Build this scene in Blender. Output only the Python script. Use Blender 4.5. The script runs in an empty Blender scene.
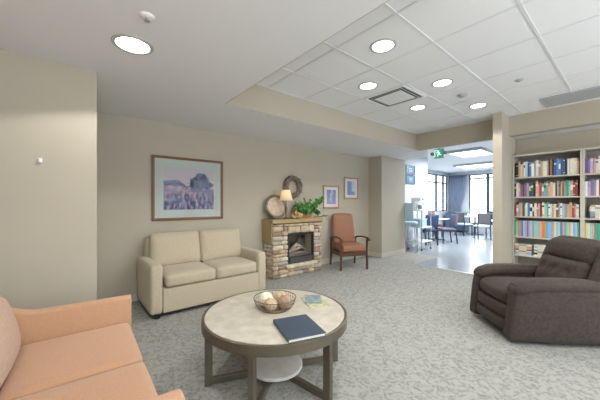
import bpy, math, random
from mathutils import Vector, Matrix, Euler, noise
random.seed(7)
C = bpy.context.scene.collection
PI = math.pi

# ------------------------------------------------------------------ materials
def new_mat(name):
    m = bpy.data.materials.new(name); m.use_nodes = True
    nt = m.node_tree; b = nt.nodes['Principled BSDF']
    return m, nt, b

def mat(name, col, rough=0.6, metal=0.0, var=0.0, scale=20.0, bump=0.0, bscale=None, spec=0.5, col2=None,
        stretch=None, detail=4.0, sheen=0.0):
    m, nt, b = new_mat(name)
    b.inputs['Base Color'].default_value = (*col, 1)
    b.inputs['Roughness'].default_value = rough
    b.inputs['Metallic'].default_value = metal
    b.inputs['Specular IOR Level'].default_value = spec
    if sheen: b.inputs['Sheen Weight'].default_value = sheen
    tc = nt.nodes.new('ShaderNodeTexCoord'); mp = nt.nodes.new('ShaderNodeMapping')
    nt.links.new(tc.outputs['Object'], mp.inputs['Vector'])
    if stretch: mp.inputs['Scale'].default_value = stretch
    n = nt.nodes.new('ShaderNodeTexNoise'); n.inputs['Scale'].default_value = scale
    n.inputs['Detail'].default_value = detail
    nt.links.new(mp.outputs[0], n.inputs['Vector'])
    if var > 0 or col2:
        r = nt.nodes.new('ShaderNodeValToRGB')
        c2 = col2 or tuple(max(0, c * (1 - var)) for c in col)
        c1 = col if col2 else tuple(min(1, c * (1 + var)) for c in col)
        r.color_ramp.elements[0].position = 0.35; r.color_ramp.elements[0].color = (*c2, 1)
        r.color_ramp.elements[1].position = 0.65; r.color_ramp.elements[1].color = (*c1, 1)
        nt.links.new(n.outputs['Fac'], r.inputs['Fac']); nt.links.new(r.outputs['Color'], b.inputs['Base Color'])
    if bump > 0:
        n2 = nt.nodes.new('ShaderNodeTexNoise'); n2.inputs['Scale'].default_value = bscale or scale * 4
        nt.links.new(mp.outputs[0], n2.inputs['Vector'])
        bp = nt.nodes.new('ShaderNodeBump'); bp.inputs['Strength'].default_value = bump; bp.inputs['Distance'].default_value = 0.01
        nt.links.new(n2.outputs['Fac'], bp.inputs['Height']); nt.links.new(bp.outputs[0], b.inputs['Normal'])
    return m

def emit(name, col, s):
    m, nt, b = new_mat(name)
    b.inputs['Base Color'].default_value = (*col, 1)
    b.inputs['Emission Color'].default_value = (*col, 1)
    b.inputs['Emission Strength'].default_value = s
    return m

M = {}
M['wall'] = mat('wall_paint', (0.43, 0.390, 0.312), 0.85, var=0.012, scale=3, bump=0.05, bscale=180)
M['wall_white'] = mat('white_wall_paint', (0.46, 0.50, 0.54), 0.8)
M['ceil'] = mat('ceiling_paint', (0.73, 0.73, 0.735), 0.9, bump=0.04, bscale=200)
M['tile'] = mat('ceiling_tile', (0.78, 0.78, 0.78), 0.95, var=0.015, scale=140, bump=0.25, bscale=260)
M['tbar'] = mat('ceiling_grid_metal', (0.70, 0.71, 0.72), 0.38, metal=0.1)
M['base'] = mat('baseboard', (0.50, 0.47, 0.40), 0.6)
M['white'] = mat('white_plastic', (0.82, 0.82, 0.80), 0.4)
M['vinyl'] = mat('vinyl_floor', (0.28, 0.31, 0.335), 0.2, var=0.05, scale=3, stretch=(1, 8, 1))
M['peach'] = mat('peach_fabric', (0.43, 0.245, 0.142), 0.9, var=0.10, scale=190, bump=0.25, bscale=400, stretch=(1, 1, 1), sheen=0.2)
M['peach_pillow'] = mat('blush_fabric', (0.45, 0.315, 0.24), 0.95, var=0.06, scale=60, bump=0.25, bscale=300)
M['cream'] = mat('cream_chenille', (0.47, 0.405, 0.295), 0.9, var=0.05, scale=60, bump=0.25, bscale=350, sheen=0.2)
M['brown'] = mat('brown_suede', (0.042, 0.030, 0.023), 0.85, var=0.25, scale=40, bump=0.3, bscale=300, sheen=0.03)
M['black'] = mat('black_plastic', (0.012, 0.012, 0.013), 0.5)
M['rust'] = mat('rust_vinyl', (0.28, 0.125, 0.066), 0.6, var=0.06, scale=30, bump=0.05)
M['walnut'] = mat('walnut', (0.085, 0.036, 0.018), 0.35, var=0.25, scale=12, stretch=(6, 6, 1))
M['redwood'] = mat('red_brown_wood', (0.20, 0.095, 0.05), 0.4, var=0.2, scale=14, stretch=(1, 6, 6))
M['oak'] = mat('pale_oak', (0.42, 0.24, 0.13), 0.45, var=0.15, scale=14, stretch=(4, 4, 1))
M['mantel'] = mat('mantel_wood', (0.36, 0.26, 0.12), 0.45, var=0.15, scale=10, stretch=(1, 7, 7))
M['mantel_dark'] = mat('dark_mantel_edge', (0.10, 0.06, 0.035), 0.5)
M['travertine'] = mat('travertine', (0.56, 0.52, 0.44), 0.28, col2=(0.44, 0.405, 0.335), scale=12, detail=8, stretch=(1, 1, 1))
M['lowstone'] = mat('grey_travertine', (0.58, 0.57, 0.55), 0.35, col2=(0.48, 0.46, 0.44), scale=9, detail=8)
M['bronze'] = mat('bronze_metal', (0.125, 0.108, 0.08), 0.42, metal=0.45, var=0.1, scale=8)
M['navy'] = mat('navy_cloth', (0.040, 0.062, 0.095), 0.45, bump=0.15, bscale=500)
M['paper'] = mat('paper', (0.70, 0.67, 0.58), 0.8)
M['wire'] = mat('dark_wire', (0.16, 0.12, 0.085), 0.4, metal=0.6)
M['case'] = mat('bookcase_laminate', (0.50, 0.46, 0.39), 0.55, var=0.03, scale=10, stretch=(4, 4, 1))
M['case_back'] = mat('bookcase_back_panel', (0.28, 0.26, 0.23), 0.7)
M['curtain'] = mat('blue_grey_curtain', (0.20, 0.25, 0.33), 0.85, var=0.08, scale=20)
M['frame_dark'] = mat('dark_window_metal', (0.02, 0.035, 0.06), 0.4)
M['steel'] = mat('brushed_steel', (0.45, 0.46, 0.48), 0.35, metal=0.8)
M['blue_board'] = mat('blue_board', (0.05, 0.13, 0.22), 0.4, var=0.25, scale=9)
M['lightblue'] = mat('light_blue_vinyl', (0.42, 0.58, 0.68), 0.5)
M['chair_purple'] = mat('grey_violet_fabric', (0.14, 0.125, 0.185), 0.8)
M['chair_grey'] = mat('grey_taupe_fabric', (0.17, 0.155, 0.165), 0.8)
M['chair_blue'] = mat('deep_blue_fabric', (0.03, 0.055, 0.13), 0.8)
M['chair_red'] = mat('brick_red_fabric', (0.22, 0.085, 0.075), 0.8)
M['tabletop'] = mat('pale_laminate', (0.58, 0.62, 0.66), 0.35)
M['cabblue'] = mat('slate_blue_laminate', (0.055, 0.10, 0.18), 0.4)
M['leaf'] = mat('ivy_leaf', (0.075, 0.25, 0.05), 0.45, var=0.5, scale=18)
M['leafpale'] = mat('pale_leaf', (0.35, 0.45, 0.35), 0.5, var=0.3, scale=20)
M['stem'] = mat('stem', (0.10, 0.13, 0.04), 0.6)
M['twig'] = mat('twig_bark', (0.25, 0.20, 0.16), 0.85, var=0.4, scale=30)
M['box_wood'] = mat('terracotta_wood', (0.30, 0.13, 0.05), 0.6, var=0.2, scale=14)
M['dried'] = mat('dried_flower_tan', (0.50, 0.33, 0.13), 0.85, var=0.35, scale=60)
M['tray_dark'] = mat('tray_rim_pewter', (0.20, 0.18, 0.155), 0.35, metal=0.5, var=0.2, scale=20)
M['tray_in'] = mat('tray_face_tan', (0.52, 0.40, 0.31), 0.45, var=0.15, scale=12)
M['lampbase'] = mat('antique_brass', (0.16, 0.10, 0.05), 0.4, metal=0.5)
M['log'] = mat('ash_log', (0.17, 0.15, 0.13), 0.9, var=0.4, scale=18, stretch=(1, 6, 6))
M['mat_board'] = mat('sage_mat_board', (0.40, 0.45, 0.42), 0.85)
M['mat_white'] = mat('white_mat_board', (0.62, 0.62, 0.62), 0.85)
M['ball_cream'] = mat('cream_wicker', (0.80, 0.73, 0.58), 0.85, var=0.12, scale=60, bump=0.6, bscale=90)
M['ball_tan'] = mat('tan_wicker', (0.55, 0.43, 0.29), 0.85, var=0.2, scale=60, bump=0.6, bscale=90)
M['ball_brown'] = mat('brown_wicker', (0.38, 0.25, 0.17), 0.85, var=0.2, scale=60, bump=0.6, bscale=90)
M['yellowcard'] = mat('pale_green_yellow_card', (0.45, 0.45, 0.27), 0.5, var=0.25, scale=25)
M['bluecard'] = mat('slate_picture_card', (0.13, 0.19, 0.24), 0.4, col2=(0.32, 0.36, 0.34), scale=22)
M['grille'] = mat('grey_grille_metal', (0.42, 0.43, 0.44), 0.5)
M['grille_dark'] = mat('duct_dark', (0.10, 0.105, 0.11), 0.8)
M['outside'] = mat('pale_paving', (0.6, 0.62, 0.64), 0.8)
M['green_sign'] = emit('green_sign_face', (0.05, 0.36, 0.24), 0.5)
M['white_sign'] = emit('white_sign_figure', (0.85, 1.0, 0.92), 1.0)
M['grey_plastic'] = mat('grey_plastic', (0.23, 0.27, 0.27), 0.5)
M['lens'] = emit('led_lens', (1.0, 0.97, 0.91), 9.0)
M['panel_light'] = emit('panel_diffuser', (0.96, 0.98, 1.0), 3.0)
M['trimring'] = mat('downlight_trim', (0.42, 0.415, 0.41), 0.5)
M['ground_in'] = mat('vent_white', (0.78, 0.78, 0.77), 0.5)
for nm, c in {'stone_cream': (0.58, 0.50, 0.38), 'stone_tan': (0.46, 0.36, 0.25), 'stone_brown': (0.31, 0.215, 0.145),
              'stone_grey': (0.43, 0.39, 0.33), 'stone_pink': (0.47, 0.37, 0.26)}.items():
    M[nm] = mat(nm, c, 0.9, var=0.18, scale=14, bump=0.6, bscale=40)
M['mortar'] = mat('mortar', (0.30, 0.25, 0.19), 0.95)

# carpet: two tone scrolled leaf pattern
def carpet():
    m, nt, b = new_mat('leaf_pattern_carpet'); L = nt.links.new
    tc = nt.nodes.new('ShaderNodeTexCoord')
    n0 = nt.nodes.new('ShaderNodeTexNoise'); n0.inputs['Scale'].default_value = 9; L(tc.outputs['Object'], n0.inputs['Vector'])
    mix = nt.nodes.new('ShaderNodeVectorMath'); mix.operation = 'MULTIPLY_ADD'
    mix.inputs[1].default_value = (0.22, 0.22, 0.22)
    L(n0.outputs['Color'], mix.inputs[0]); L(tc.outputs['Object'], mix.inputs[2])
    v = nt.nodes.new('ShaderNodeTexVoronoi'); v.inputs['Scale'].default_value = 27; v.feature = 'F1'
    L(mix.outputs[0], v.inputs['Vector'])
    n1 = nt.nodes.new('ShaderNodeTexNoise'); n1.inputs['Scale'].default_value = 30; n1.inputs['Detail'].default_value = 3
    L(mix.outputs[0], n1.inputs['Vector'])
    mm = nt.nodes.new('ShaderNodeMath'); mm.operation = 'MULTIPLY_ADD'; mm.inputs[1].default_value = 0.75
    L(v.outputs['Distance'], mm.inputs[0]); L(n1.outputs['Fac'], mm.inputs[2])
    r = nt.nodes.new('ShaderNodeValToRGB'); e = r.color_ramp.elements
    e[0].position = 0.62; e[0].color = (0.203, 0.211, 0.200, 1)
    e[1].position = 0.98; e[1].color = (0.333, 0.331, 0.302, 1)
    L(mm.outputs[0], r.inputs['Fac'])
    n3 = nt.nodes.new('ShaderNodeTexNoise'); n3.inputs['Scale'].default_value = 260; L(tc.outputs['Object'], n3.inputs['Vector'])
    mx = nt.nodes.new('ShaderNodeMixRGB'); mx.blend_type = 'OVERLAY'; mx.inputs['Fac'].default_value = 0.35
    L(r.outputs['Color'], mx.inputs['Color1']); L(n3.outputs['Color'], mx.inputs['Color2'])
    bw = nt.nodes.new('ShaderNodeRGBToBW'); L(n3.outputs['Color'], bw.inputs[0]); L(bw.outputs[0], mx.inputs['Color2'])
    L(mx.outputs[0], b.inputs['Base Color']); b.inputs['Roughness'].default_value = 0.95
    bp = nt.nodes.new('ShaderNodeBump'); bp.inputs['Strength'].default_value = 0.3; bp.inputs['Distance'].default_value = 0.005
    L(n3.outputs['Fac'], bp.inputs['Height']); L(bp.outputs[0], b.inputs['Normal'])
    return m
M['carpet'] = carpet()

def glassy(name, tint=(1, 1, 1), rough=0.0, alpha=0.12):
    m = bpy.data.materials.new(name); m.use_nodes = True; nt = m.node_tree
    for n in list(nt.nodes): nt.nodes.remove(n)
    o = nt.nodes.new('ShaderNodeOutputMaterial'); t = nt.nodes.new('ShaderNodeBsdfTransparent')
    t.inputs['Color'].default_value = (*tint, 1)
    g = nt.nodes.new('ShaderNodeBsdfGlossy'); g.inputs['Roughness'].default_value = rough
    mx = nt.nodes.new('ShaderNodeMixShader'); mx.inputs['Fac'].default_value = alpha
    nt.links.new(t.outputs[0], mx.inputs[1]); nt.links.new(g.outputs[0], mx.inputs[2]); nt.links.new(mx.outputs[0], o.inputs['Surface'])
    return m
M['glass'] = glassy('window_glass', (0.96, 0.98, 1.0), 0.0, 0.06)
M['picglass'] = glassy('picture_glass', (1, 1, 1), 0.01, 0.007)

def shade_mat():
    m = bpy.data.materials.new('lamp_shade_linen'); m.use_nodes = True; nt = m.node_tree
    for n in list(nt.nodes): nt.nodes.remove(n)
    o = nt.nodes.new('ShaderNodeOutputMaterial'); d = nt.nodes.new('ShaderNodeBsdfDiffuse'); t = nt.nodes.new('ShaderNodeBsdfTranslucent')
    d.inputs['Color'].default_value = (0.80, 0.70, 0.52, 1); t.inputs['Color'].default_value = (0.9, 0.72, 0.5, 1)
    mx = nt.nodes.new('ShaderNodeMixShader'); mx.inputs['Fac'].default_value = 0.5
    nt.links.new(d.outputs[0], mx.inputs[1]); nt.links.new(t.outputs[0], mx.inputs[2]); nt.links.new(mx.outputs[0], o.inputs['Surface'])
    return m
M['shade'] = shade_mat()

def vcol_mat(name):
    m, nt, b = new_mat(name)
    a = nt.nodes.new('ShaderNodeVertexColor'); a.layer_name = 'paint'
    nt.links.new(a.outputs['Color'], b.inputs['Base Color']); b.inputs['Roughness'].default_value = 0.6
    return m
M['print'] = vcol_mat('printed_picture')

# ------------------------------------------------------------------ mesh builder
class MB:
    def __init__(s): s.v = []; s.f = []; s.mi = []; s.T = None
    def add(s, vs, fs, mi=0):
        n = len(s.v)
        if s.T is not None: vs = [s.T @ Vector(p) for p in vs]
        s.v += [tuple(p) for p in vs]; s.f += [tuple(i + n for i in f) for f in fs]; s.mi += [mi] * len(fs)
        return s
    def box(s, a, b, mi=0):
        x0, y0, z0 = a; x1, y1, z1 = b
        vs = [(x0,y0,z0),(x1,y0,z0),(x1,y1,z0),(x0,y1,z0),(x0,y0,z1),(x1,y0,z1),(x1,y1,z1),(x0,y1,z1)]
        return s.add(vs, [(0,3,2,1),(4,5,6,7),(0,1,5,4),(1,2,6,5),(2,3,7,6),(3,0,4,7)], mi)
    def cbox(s, c, sz, mi=0):
        return s.box([c[i]-sz[i]/2 for i in range(3)], [c[i]+sz[i]/2 for i in range(3)], mi)
    def quad(s, *p, mi=0): return s.add(p, [tuple(range(len(p)))], mi)
    def rbox(s, c, sz, r=0.03, puff=(0,0,0), n=8, mi=0, rot=None, fn=None):
        """rounded cushion-like box; puff bulges the faces of each axis"""
        hx = [q/2 for q in sz]; vs = []; fs = []; idx = {}
        r = min(r, min(hx)*0.98)
        def vert(p):
            k = tuple(round(q, 5) for q in p)
            if k in idx: return idx[k]
            q = []
            for i in range(3):
                t = p[i]
                t = math.copysign(abs(t) ** 0.85, t)
                q.append(t * hx[i])
            inner = [max(-(hx[i]-r), min(hx[i]-r, q[i])) for i in range(3)]
            d = Vector([q[i]-inner[i] for i in range(3)])
            if d.length > 1e-9:
                d = d.normalized() * r
            out = [inner[i] + d[i] for i in range(3)]
            for i in range(3):
                j, k2 = (i+1) % 3, (i+2) % 3
                w = (1-p[j]**2) * (1-p[k2]**2)
                out[i] += puff[i] * w * (p[i])
            o = Vector(out)
            if fn: o = Vector(fn(o, p))
            if rot: o = rot @ o
            vs.append(tuple(o + Vector(c))); idx[k] = len(vs)-1
            return idx[k]
        for ax in range(3):
            for sg in (-1, 1):
                j, k2 = (ax+1) % 3, (ax+2) % 3
                for a in range(n):
                    for b in range(n):
                        ps = []
                        for (da, db) in ((0,0),(1,0),(1,1),(0,1)):
                            p = [0,0,0]; p[ax] = sg; p[j] = -1 + 2*(a+da)/n; p[k2] = -1 + 2*(b+db)/n
                            ps.append(vert(p))
                        if sg < 0: ps.reverse()
                        fs.append(tuple(ps))
        return s.add(vs, fs, mi)
    def cyl(s, a, b, r0, r1=None, n=16, mi=0):
        r1 = r0 if r1 is None else r1
        return s.tube([a, b], [r0, r1], n, mi)
    def tube(s, pts, rs, n=8, mi=0, closed=False, flat=None):
        pts = [Vector(p) for p in pts]
        if not isinstance(rs, (list, tuple)): rs = [rs]*len(pts)
        vs = []; fs = []; m = len(pts)
        up = None
        for i, p in enumerate(pts):
            if closed: t = pts[(i+1) % m] - pts[i-1]
            else: t = pts[min(i+1, m-1)] - pts[max(i-1, 0)]
            t.normalize()
            if up is None:
                up = Vector((0,0,1)) if abs(t.z) < 0.9 else Vector((1,0,0))
            a = t.cross(up).normalized(); bb = a.cross(t).normalized(); up = bb
            for k in range(n):
                w = 2*PI*k/n
                vs.append(p + (a*math.cos(w) + bb*math.sin(w)) * rs[i])
        for i in range(m if closed else m-1):
            i2 = (i+1) % m
            for k in range(n):
                k2 = (k+1) % n
                fs.append((i*n+k, i*n+k2, i2*n+k2, i2*n+k))
        if not closed:
            fs.append(tuple(range(n-1, -1, -1))); fs.append(tuple((m-1)*n + k for k in range(n)))
        return s.add(vs, fs, mi)
    def bar(s, pts, w, h, mi=0, up=(0,0,1)):
        """rectangular section bar along pts; w across, h along up-ish"""
        pts = [Vector(p) for p in pts]; vs = []; fs = []; m = len(pts)
        for i, p in enumerate(pts):
            t = (pts[min(i+1, m-1)] - pts[max(i-1, 0)]).normalized()
            a = t.cross(Vector(up)).normalized(); b = a.cross(t).normalized()
            for (x, y) in ((-1,-1),(1,-1),(1,1),(-1,1)): vs.append(p + a*x*w/2 + b*y*h/2)
        for i in range(m-1):
            for k in range(4):
                k2 = (k+1) % 4
                fs.append((i*4+k, i*4+k2, (i+1)*4+k2, (i+1)*4+k))
        fs.append((3,2,1,0)); fs.append(tuple((m-1)*4+k for k in range(4)))
        return s.add(vs, fs, mi)
    def lathe(s, prof, n=32, mi=0, c=(0,0,0), close=True):
        vs = []; fs = []; m = len(prof)
        for (r, z) in prof:
            for k in range(n):
                w = 2*PI*k/n; vs.append((c[0]+r*math.cos(w), c[1]+r*math.sin(w), c[2]+z))
        for i in range(m-1):
            for k in range(n):
                k2 = (k+1) % n; fs.append((i*n+k, i*n+k2, (i+1)*n+k2, (i+1)*n+k))
        if close:
            fs.append(tuple(range(n-1, -1, -1))); fs.append(tuple((m-1)*n+k for k in range(n)))
        return s.add(vs, fs, mi)
    def prism(s, poly, axis, a, b, mi=0):
        """poly 2D in the other two axes, extruded along axis from a to b"""
        def P(u, v, w):
            return {0: (w, u, v), 1: (u, w, v), 2: (u, v, w)}[axis]
        n = len(poly); vs = [P(u, v, a) for u, v in poly] + [P(u, v, b) for u, v in poly]
        fs = [tuple(range(n)), tuple(range(2*n-1, n-1, -1))] + [(i, i+n, (i+1) % n + n, (i+1) % n) for i in range(n)]
        return s.add(vs, fs, mi)
    def build(s, name, mats, parent=None, loc=(0,0,0), rot=(0,0,0), smooth=False, bevel=0.0, kind=None, label=None, sub=0):
        me = bpy.data.meshes.new(name)
        me.from_pydata(s.v, [], s.f)
        if not isinstance(mats, (list, tuple)): mats = [mats]
        for m in mats: me.materials.append(m if not isinstance(m, str) else M[m])
        me.polygons.foreach_set('material_index', s.mi)
        me.update()
        import bmesh
        bm = bmesh.new(); bm.from_mesh(me); bmesh.ops.recalc_face_normals(bm, faces=bm.faces)
        bm.to_mesh(me); bm.free()
        if smooth:
            me.polygons.foreach_set('use_smooth', [True]*len(me.polygons))
            if smooth != 'all': me.set_sharp_from_angle(angle=math.radians(40))
        o = bpy.data.objects.new(name, me); C.objects.link(o)
        o.location = loc; o.rotation_euler = rot
        if parent: o.parent = parent
        if bevel > 0:
            b = o.modifiers.new('bevel', 'BEVEL'); b.width = bevel; b.segments = 2; b.limit_method = 'ANGLE'; b.angle_limit = math.radians(40)
        if sub:
            q = o.modifiers.new('sub', 'SUBSURF'); q.levels = sub; q.render_levels = sub
        if kind: o['kind'] = kind
        if label: o['label'] = label
        return o

def thing(name, label, cat, loc=(0,0,0), rz=0.0, group=None):
    o = bpy.data.objects.new(name, None); C.objects.link(o); o.empty_display_size = 0.1
    o.location = loc; o.rotation_euler = (0, 0, rz); tag(o, label, cat, group); return o
def tag(o, label, cat, group=None):
    o['label'] = label; o['category'] = cat
    if group: o['group'] = group
    return o
def dup(root, loc, rz, label, group=None):
    r = root.copy(); C.objects.link(r); r.location = loc; r.rotation_euler = (0, 0, rz); r['label'] = label
    if group: r['group'] = group
    for ch in [c for c in bpy.data.objects if c.parent == root]:
        c = ch.copy(); C.objects.link(c); c.parent = r
        for g in [q for q in bpy.data.objects if q.parent == ch]:
            d = g.copy(); C.objects.link(d); d.parent = c
    return r
def struct(name, mb, m, **k): return mb.build(name, m, kind='structure', **k)

# ------------------------------------------------------------------ layout constants
H = 2.44; HT = 2.77                     # low ceiling, tile ceiling
YB = 4.28                               # back wall
YL = 2.98                               # left wall return facing the camera
TX0, TX1, TY0, TY1 = 1.38, 5.72, -2.5, 3.0   # raised tile ceiling
RX0, RY0 = -0.95, -2.7                  # rest of the lounge behind the camera
DX1, DY1 = 14.3, 5.83                   # dining room
UP = 85

# ------------------------------------------------------------------ setting
struct('floor', MB().box((RX0-0.1, RY0-0.1, -0.1), (5.75, YB+0.1, 0)).box((5.75, 3.05, -0.1), (6.95, YB+0.1, 0)).box((5.75, RY0-0.1, -0.1), (6.3, 1.37, 0)), 'carpet')
struct('floor_dining', MB().box((5.75, 1.37, -0.1), (6.95, 3.05, -0.001)).box((6.95, 1.37, -0.1), (DX1+0.1, DY1+0.1, -0.001)), 'vinyl')
struct('trim_9', MB().box((5.735, 1.5, -0.002), (5.765, 3.05, 0.004)), 'steel')
struct('ground', MB().box((6.0, 5.95, -0.4), (26, 22, -0.3)).box((14.45, -8, -0.4), (30, 6.1, -0.3)), 'outside')

struct('wall_back', MB().box((0.10, YB, 0), (5.80, YB+0.1, HT+.1)), 'wall')
struct('wall_left', MB().box((RX0-0.1, YL, 0), (0.20, YL+0.1, HT+.1)).box((0.10, YL+0.1, 0), (0.20, YB, HT+.1)), 'wall')
struct('wall_side', MB().box((RX0-0.1, RY0, 0), (RX0, YL, HT+.1)), 'wall')
struct('wall_jog', MB().box((5.80, 3.90, 0), (6.85, YB+0.1, HT+.1)), 'wall')
# post and stub wall beside the bookcase
struct('wall_post', MB().box((5.35, 1.372, 0), (6.25, 1.50, HT+.05)), 'wall')
struct('wall_right', MB().box((6.2, RY0, 0), (6.3, 1.372, HT+.1)), 'wall')
# front wall (behind the camera); its three windows are added for fill daylight
w = MB()
w.box((RX0-0.1, RY0-0.1, 0), (6.3, RY0, 0.25)).box((RX0-0.1, RY0-0.1, 2.3), (6.3, RY0, HT+.1))
xs = [(-0.6, 1.35), (1.6, 3.6), (3.85, 5.85)]
prev = RX0-0.1
for a, b_ in xs:
    w.box((prev, RY0-0.1, 0.25), (a, RY0, 2.3)); prev = b_
w.box((prev, RY0-0.1, 0.25), (6.3, RY0, 2.3))
struct('wall_front', w, 'wall')
for i, (a, b_) in enumerate(xs):
    f = MB()
    for (p, q) in (((a, RY0-0.08, 0.25), (b_, RY0-0.02, 0.30)), ((a, RY0-0.08, 2.25), (b_, RY0-0.02, 2.3)),
                   ((a, RY0-0.08, 0.30), (a+0.05, RY0-0.02, 2.25)), ((b_-0.05, RY0-0.08, 0.30), (b_, RY0-0.02, 2.25)),
                   (((a+b_)/2-0.02, RY0-0.08, 0.30), ((a+b_)/2+0.02, RY0-0.02, 2.25))): f.box(p, q)
    f.box((a+0.05, RY0-0.052, 0.3), (b_-0.05, RY0-0.048, 2.25), 1)
    struct('window_%d' % (i+4), f, ['white', 'glass'])  # added unseen window, lets daylight up onto the ceiling

# low ceiling with the raised tray cut out of it
lc = MB()
lc.box((RX0-0.1, RY0-0.1, H), (TX0, YB+0.1, HT+0.12))
lc.box((TX0, TY1, H), (TX1+0.16, 3.3, HT+0.12)).box((TX0, 3.3, H), (6.86, YB+0.1, HT+0.12))
lc.box((TX0, RY0-0.1, H), (TX1, TY0, HT+0.12))
struct('ceiling', lc, 'ceil')
# beige painted faces of the drop (soffit skins, 4 mm)
sk = MB()
sk.box((TX0, TY1-0.006, H), (TX1, TY1-0.001, HT))
sk.box((TX0+0.001, TY0, H), (TX0+0.006, TY1-0.006, HT))
sk.box((TX0, TY0+0.001, H), (TX1, TY0+0.006, HT))
struct('wall_soffit', sk, 'wall')
struct('wall_beam', MB().box((TX1, RY0, H), (TX1+0.16, TY1+0.0, HT+0.1)), 'wall')
struct('ceiling_alcove', MB().box((TX1+0.16, RY0, H), (6.2, 1.372, H+0.1)), 'ceil')
struct('ceiling_tile', MB().box((TX0-0.02, TY0-0.02, HT), (TX1+0.02, TY1+0.02, HT+0.06)), 'tile')
g = MB()
gx = [1.955 + 0.612*i for i in range(-1, 7)]; gy = [1.82 + 0.637*i for i in range(-7, 2)]
for x in gx:
    if TX0 < x < TX1: g.box((x-0.012, TY0, HT-0.004), (x+0.012, TY1-0.006, HT))
for y in gy:
    if TY0 < y < TY1: g.box((TX0+0.006, y-0.012, HT-0.0045), (TX1, y+0.012, HT))
g.box((TX0+0.006, TY0, HT-0.005), (TX0+0.03, TY1-0.006, HT)); g.box((TX1-0.022, TY0, HT-0.005), (TX1, TY1-0.006, HT))
g.box((TX0, TY1-0.03, HT-0.005), (TX1, TY1-0.006, HT))
struct('trim_1', g, 'tbar')
# baseboards
struct('baseboard_back', MB().box((0.2, YB-0.012, 0), (5.80, YB, 0.10)), 'base')
struct('baseboard_jog', MB().box((5.788, 3.888, 0), (6.85, 3.90, 0.10)).box((5.788, 3.90, 0), (5.80, YB-0.012, 0.10)).box((6.85, 3.888, 0), (6.862, YB, 0.1)), 'base')
struct('baseboard_left', MB().box((RX0, YL-0.012, 0), (0.212, YL, 0.10)).box((0.2, YL, 0), (0.212, YB-0.012, 0.10)), 'base')
struct('baseboard_post', MB().box((5.338, 1.36, 0), (5.35, 1.512, 0.10)).box((5.35, 1.36, 0), (5.88, 1.372, 0.10)).box((5.35, 1.5, 0), (6.2, 1.512, 0.10)), 'base')

# dining room shell
dw = MB()
WS, WT = 0.92, 2.62
dw.box((11.75, DY1, 0), (DX1+0.1, DY1+0.1, WS)).box((11.75, DY1, WT), (DX1+0.1, DY1+0.1, HT+.1)).box((14.15, DY1, WS), (DX1+0.1, DY1+0.1, WT))
dw.box((8.9, DY1, 0), (11.75, DY1+0.1, HT+.1))
struct('wall_dining_left', dw, 'wall_white')
dw = MB()
dw.box((DX1, 1.5, 0), (DX1+0.1, DY1, 0.35)).box((DX1, 1.5, 2.62), (DX1+0.1, DY1, HT+.1)).box((DX1, 4.95, 0.35), (DX1+0.1, DY1, 2.62)).box((DX1, 1.5, 0.35), (DX1+0.1, 1.7, 2.62))
struct('wall_dining_far', dw, 'wall_white')
struct('wall_dining_right', MB().box((6.25, 1.40, 0), (DX1+0.1, 1.50, HT+.1)), 'wall_white')
struct('wall_servery', MB().box((6.85, YB, 0), (8.9, YB+0.1, HT+.1)), 'wall_white')
struct('wall_servery_end', MB().box((8.9, 4.40, 0), (9.0, DY1, HT+.1)), 'wall_white')
struct('ceiling_dining', MB().box((TX1+0.16, 1.40, HT), (DX1+0.1, TY1, HT+0.1)).box((TX1+0.16, TY1, HT), (DX1+0.1, 3.3, HT+0.1)).box((6.86, 3.3, HT), (DX1+0.1, DY1+0.1, HT+0.1)), 'ceil')

def window(name, axis, w0, w1, z0, z1, at, mull, trans, extra=None):
    f = MB(); t = 0.05
    def bx(u0, u1, a, b, d=0.05, mi=0):
        if axis == 'x': f.box((u0, at+0.05-d/2, a), (u1, at+0.05+d/2, b), mi)
        else: f.box((at+0.05-d/2, u0, a), (at+0.05+d/2, u1, b), mi)
    bx(w0, w1, z0, z0+t); bx(w0, w1, z1-t, z1); bx(w0, w0+t, z0+t, z1-t); bx(w1-t, w1, z0+t, z1-t)
    for u in mull: bx(u-0.055, u+0.055, z0+t, z1-t, 0.06)
    for z in trans: bx(w0+t, w1-t, z-0.03, z+0.03, 0.055)
    bx(w0+t, w1-t, z0+t, z1-t, 0.006, 1)
    if extra: extra(f)
    return struct(name, f, ['frame_dark', 'glass'])
window('window_1', 'x', 11.75, 14.15, WS, WT, DY1, [13.03, 13.75], [2.25])
window('window_2', 'y', 1.7, 4.95, 0.35, 2.62, DX1, [2.6, 3.55, 4.2], [2.42])

# ------------------------------------------------------------------ ceiling fittings
def downlight(x, y, z, label, r=0.095, group='round recessed ceiling downlights', p=1.0, spot=134):
    t = thing('recessed_downlight', label, 'ceiling light', (x, y, z), 0, group)
    MB().lathe([(r, -0.001), (r+0.004, -0.008), (r+0.024, -0.006), (r+0.027, 0.0), (r, 0.0)], 40, close=False).build('trim_ring', 'trimring', t, smooth=True)
    MB().lathe([(0.001, -0.004), (r*0.7, -0.0045), (r, -0.003), (r, -0.001), (0.001, -0.001)], 40, close=False).build('lens', 'lens', t, smooth=True)
    l = bpy.data.lights.new('downlight_lamp', 'SPOT'); l.energy = 52*p; l.color = (1.0, 0.965, 0.91)
    l.spot_size = math.radians(spot); l.spot_blend = 0.12; l.shadow_soft_size = 0.09
    lo = bpy.data.objects.new('lamp', l); C.objects.link(lo); lo.location = (0, 0, -0.012); lo.parent = t
    return t
downlight(0.365, 2.306, H, 'round recessed downlight alone in the flat ceiling above the left wall', r=0.105, p=1.0)
downlight(2.262, 1.508, HT, 'round recessed downlight in the tile ceiling, largest and nearest of the five there')
downlight(2.89, 2.14, HT, 'round recessed downlight between the square air diffuser and the soffit corner')
downlight(3.51, 1.51, HT, 'round recessed downlight just right of the square air diffuser')
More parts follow.
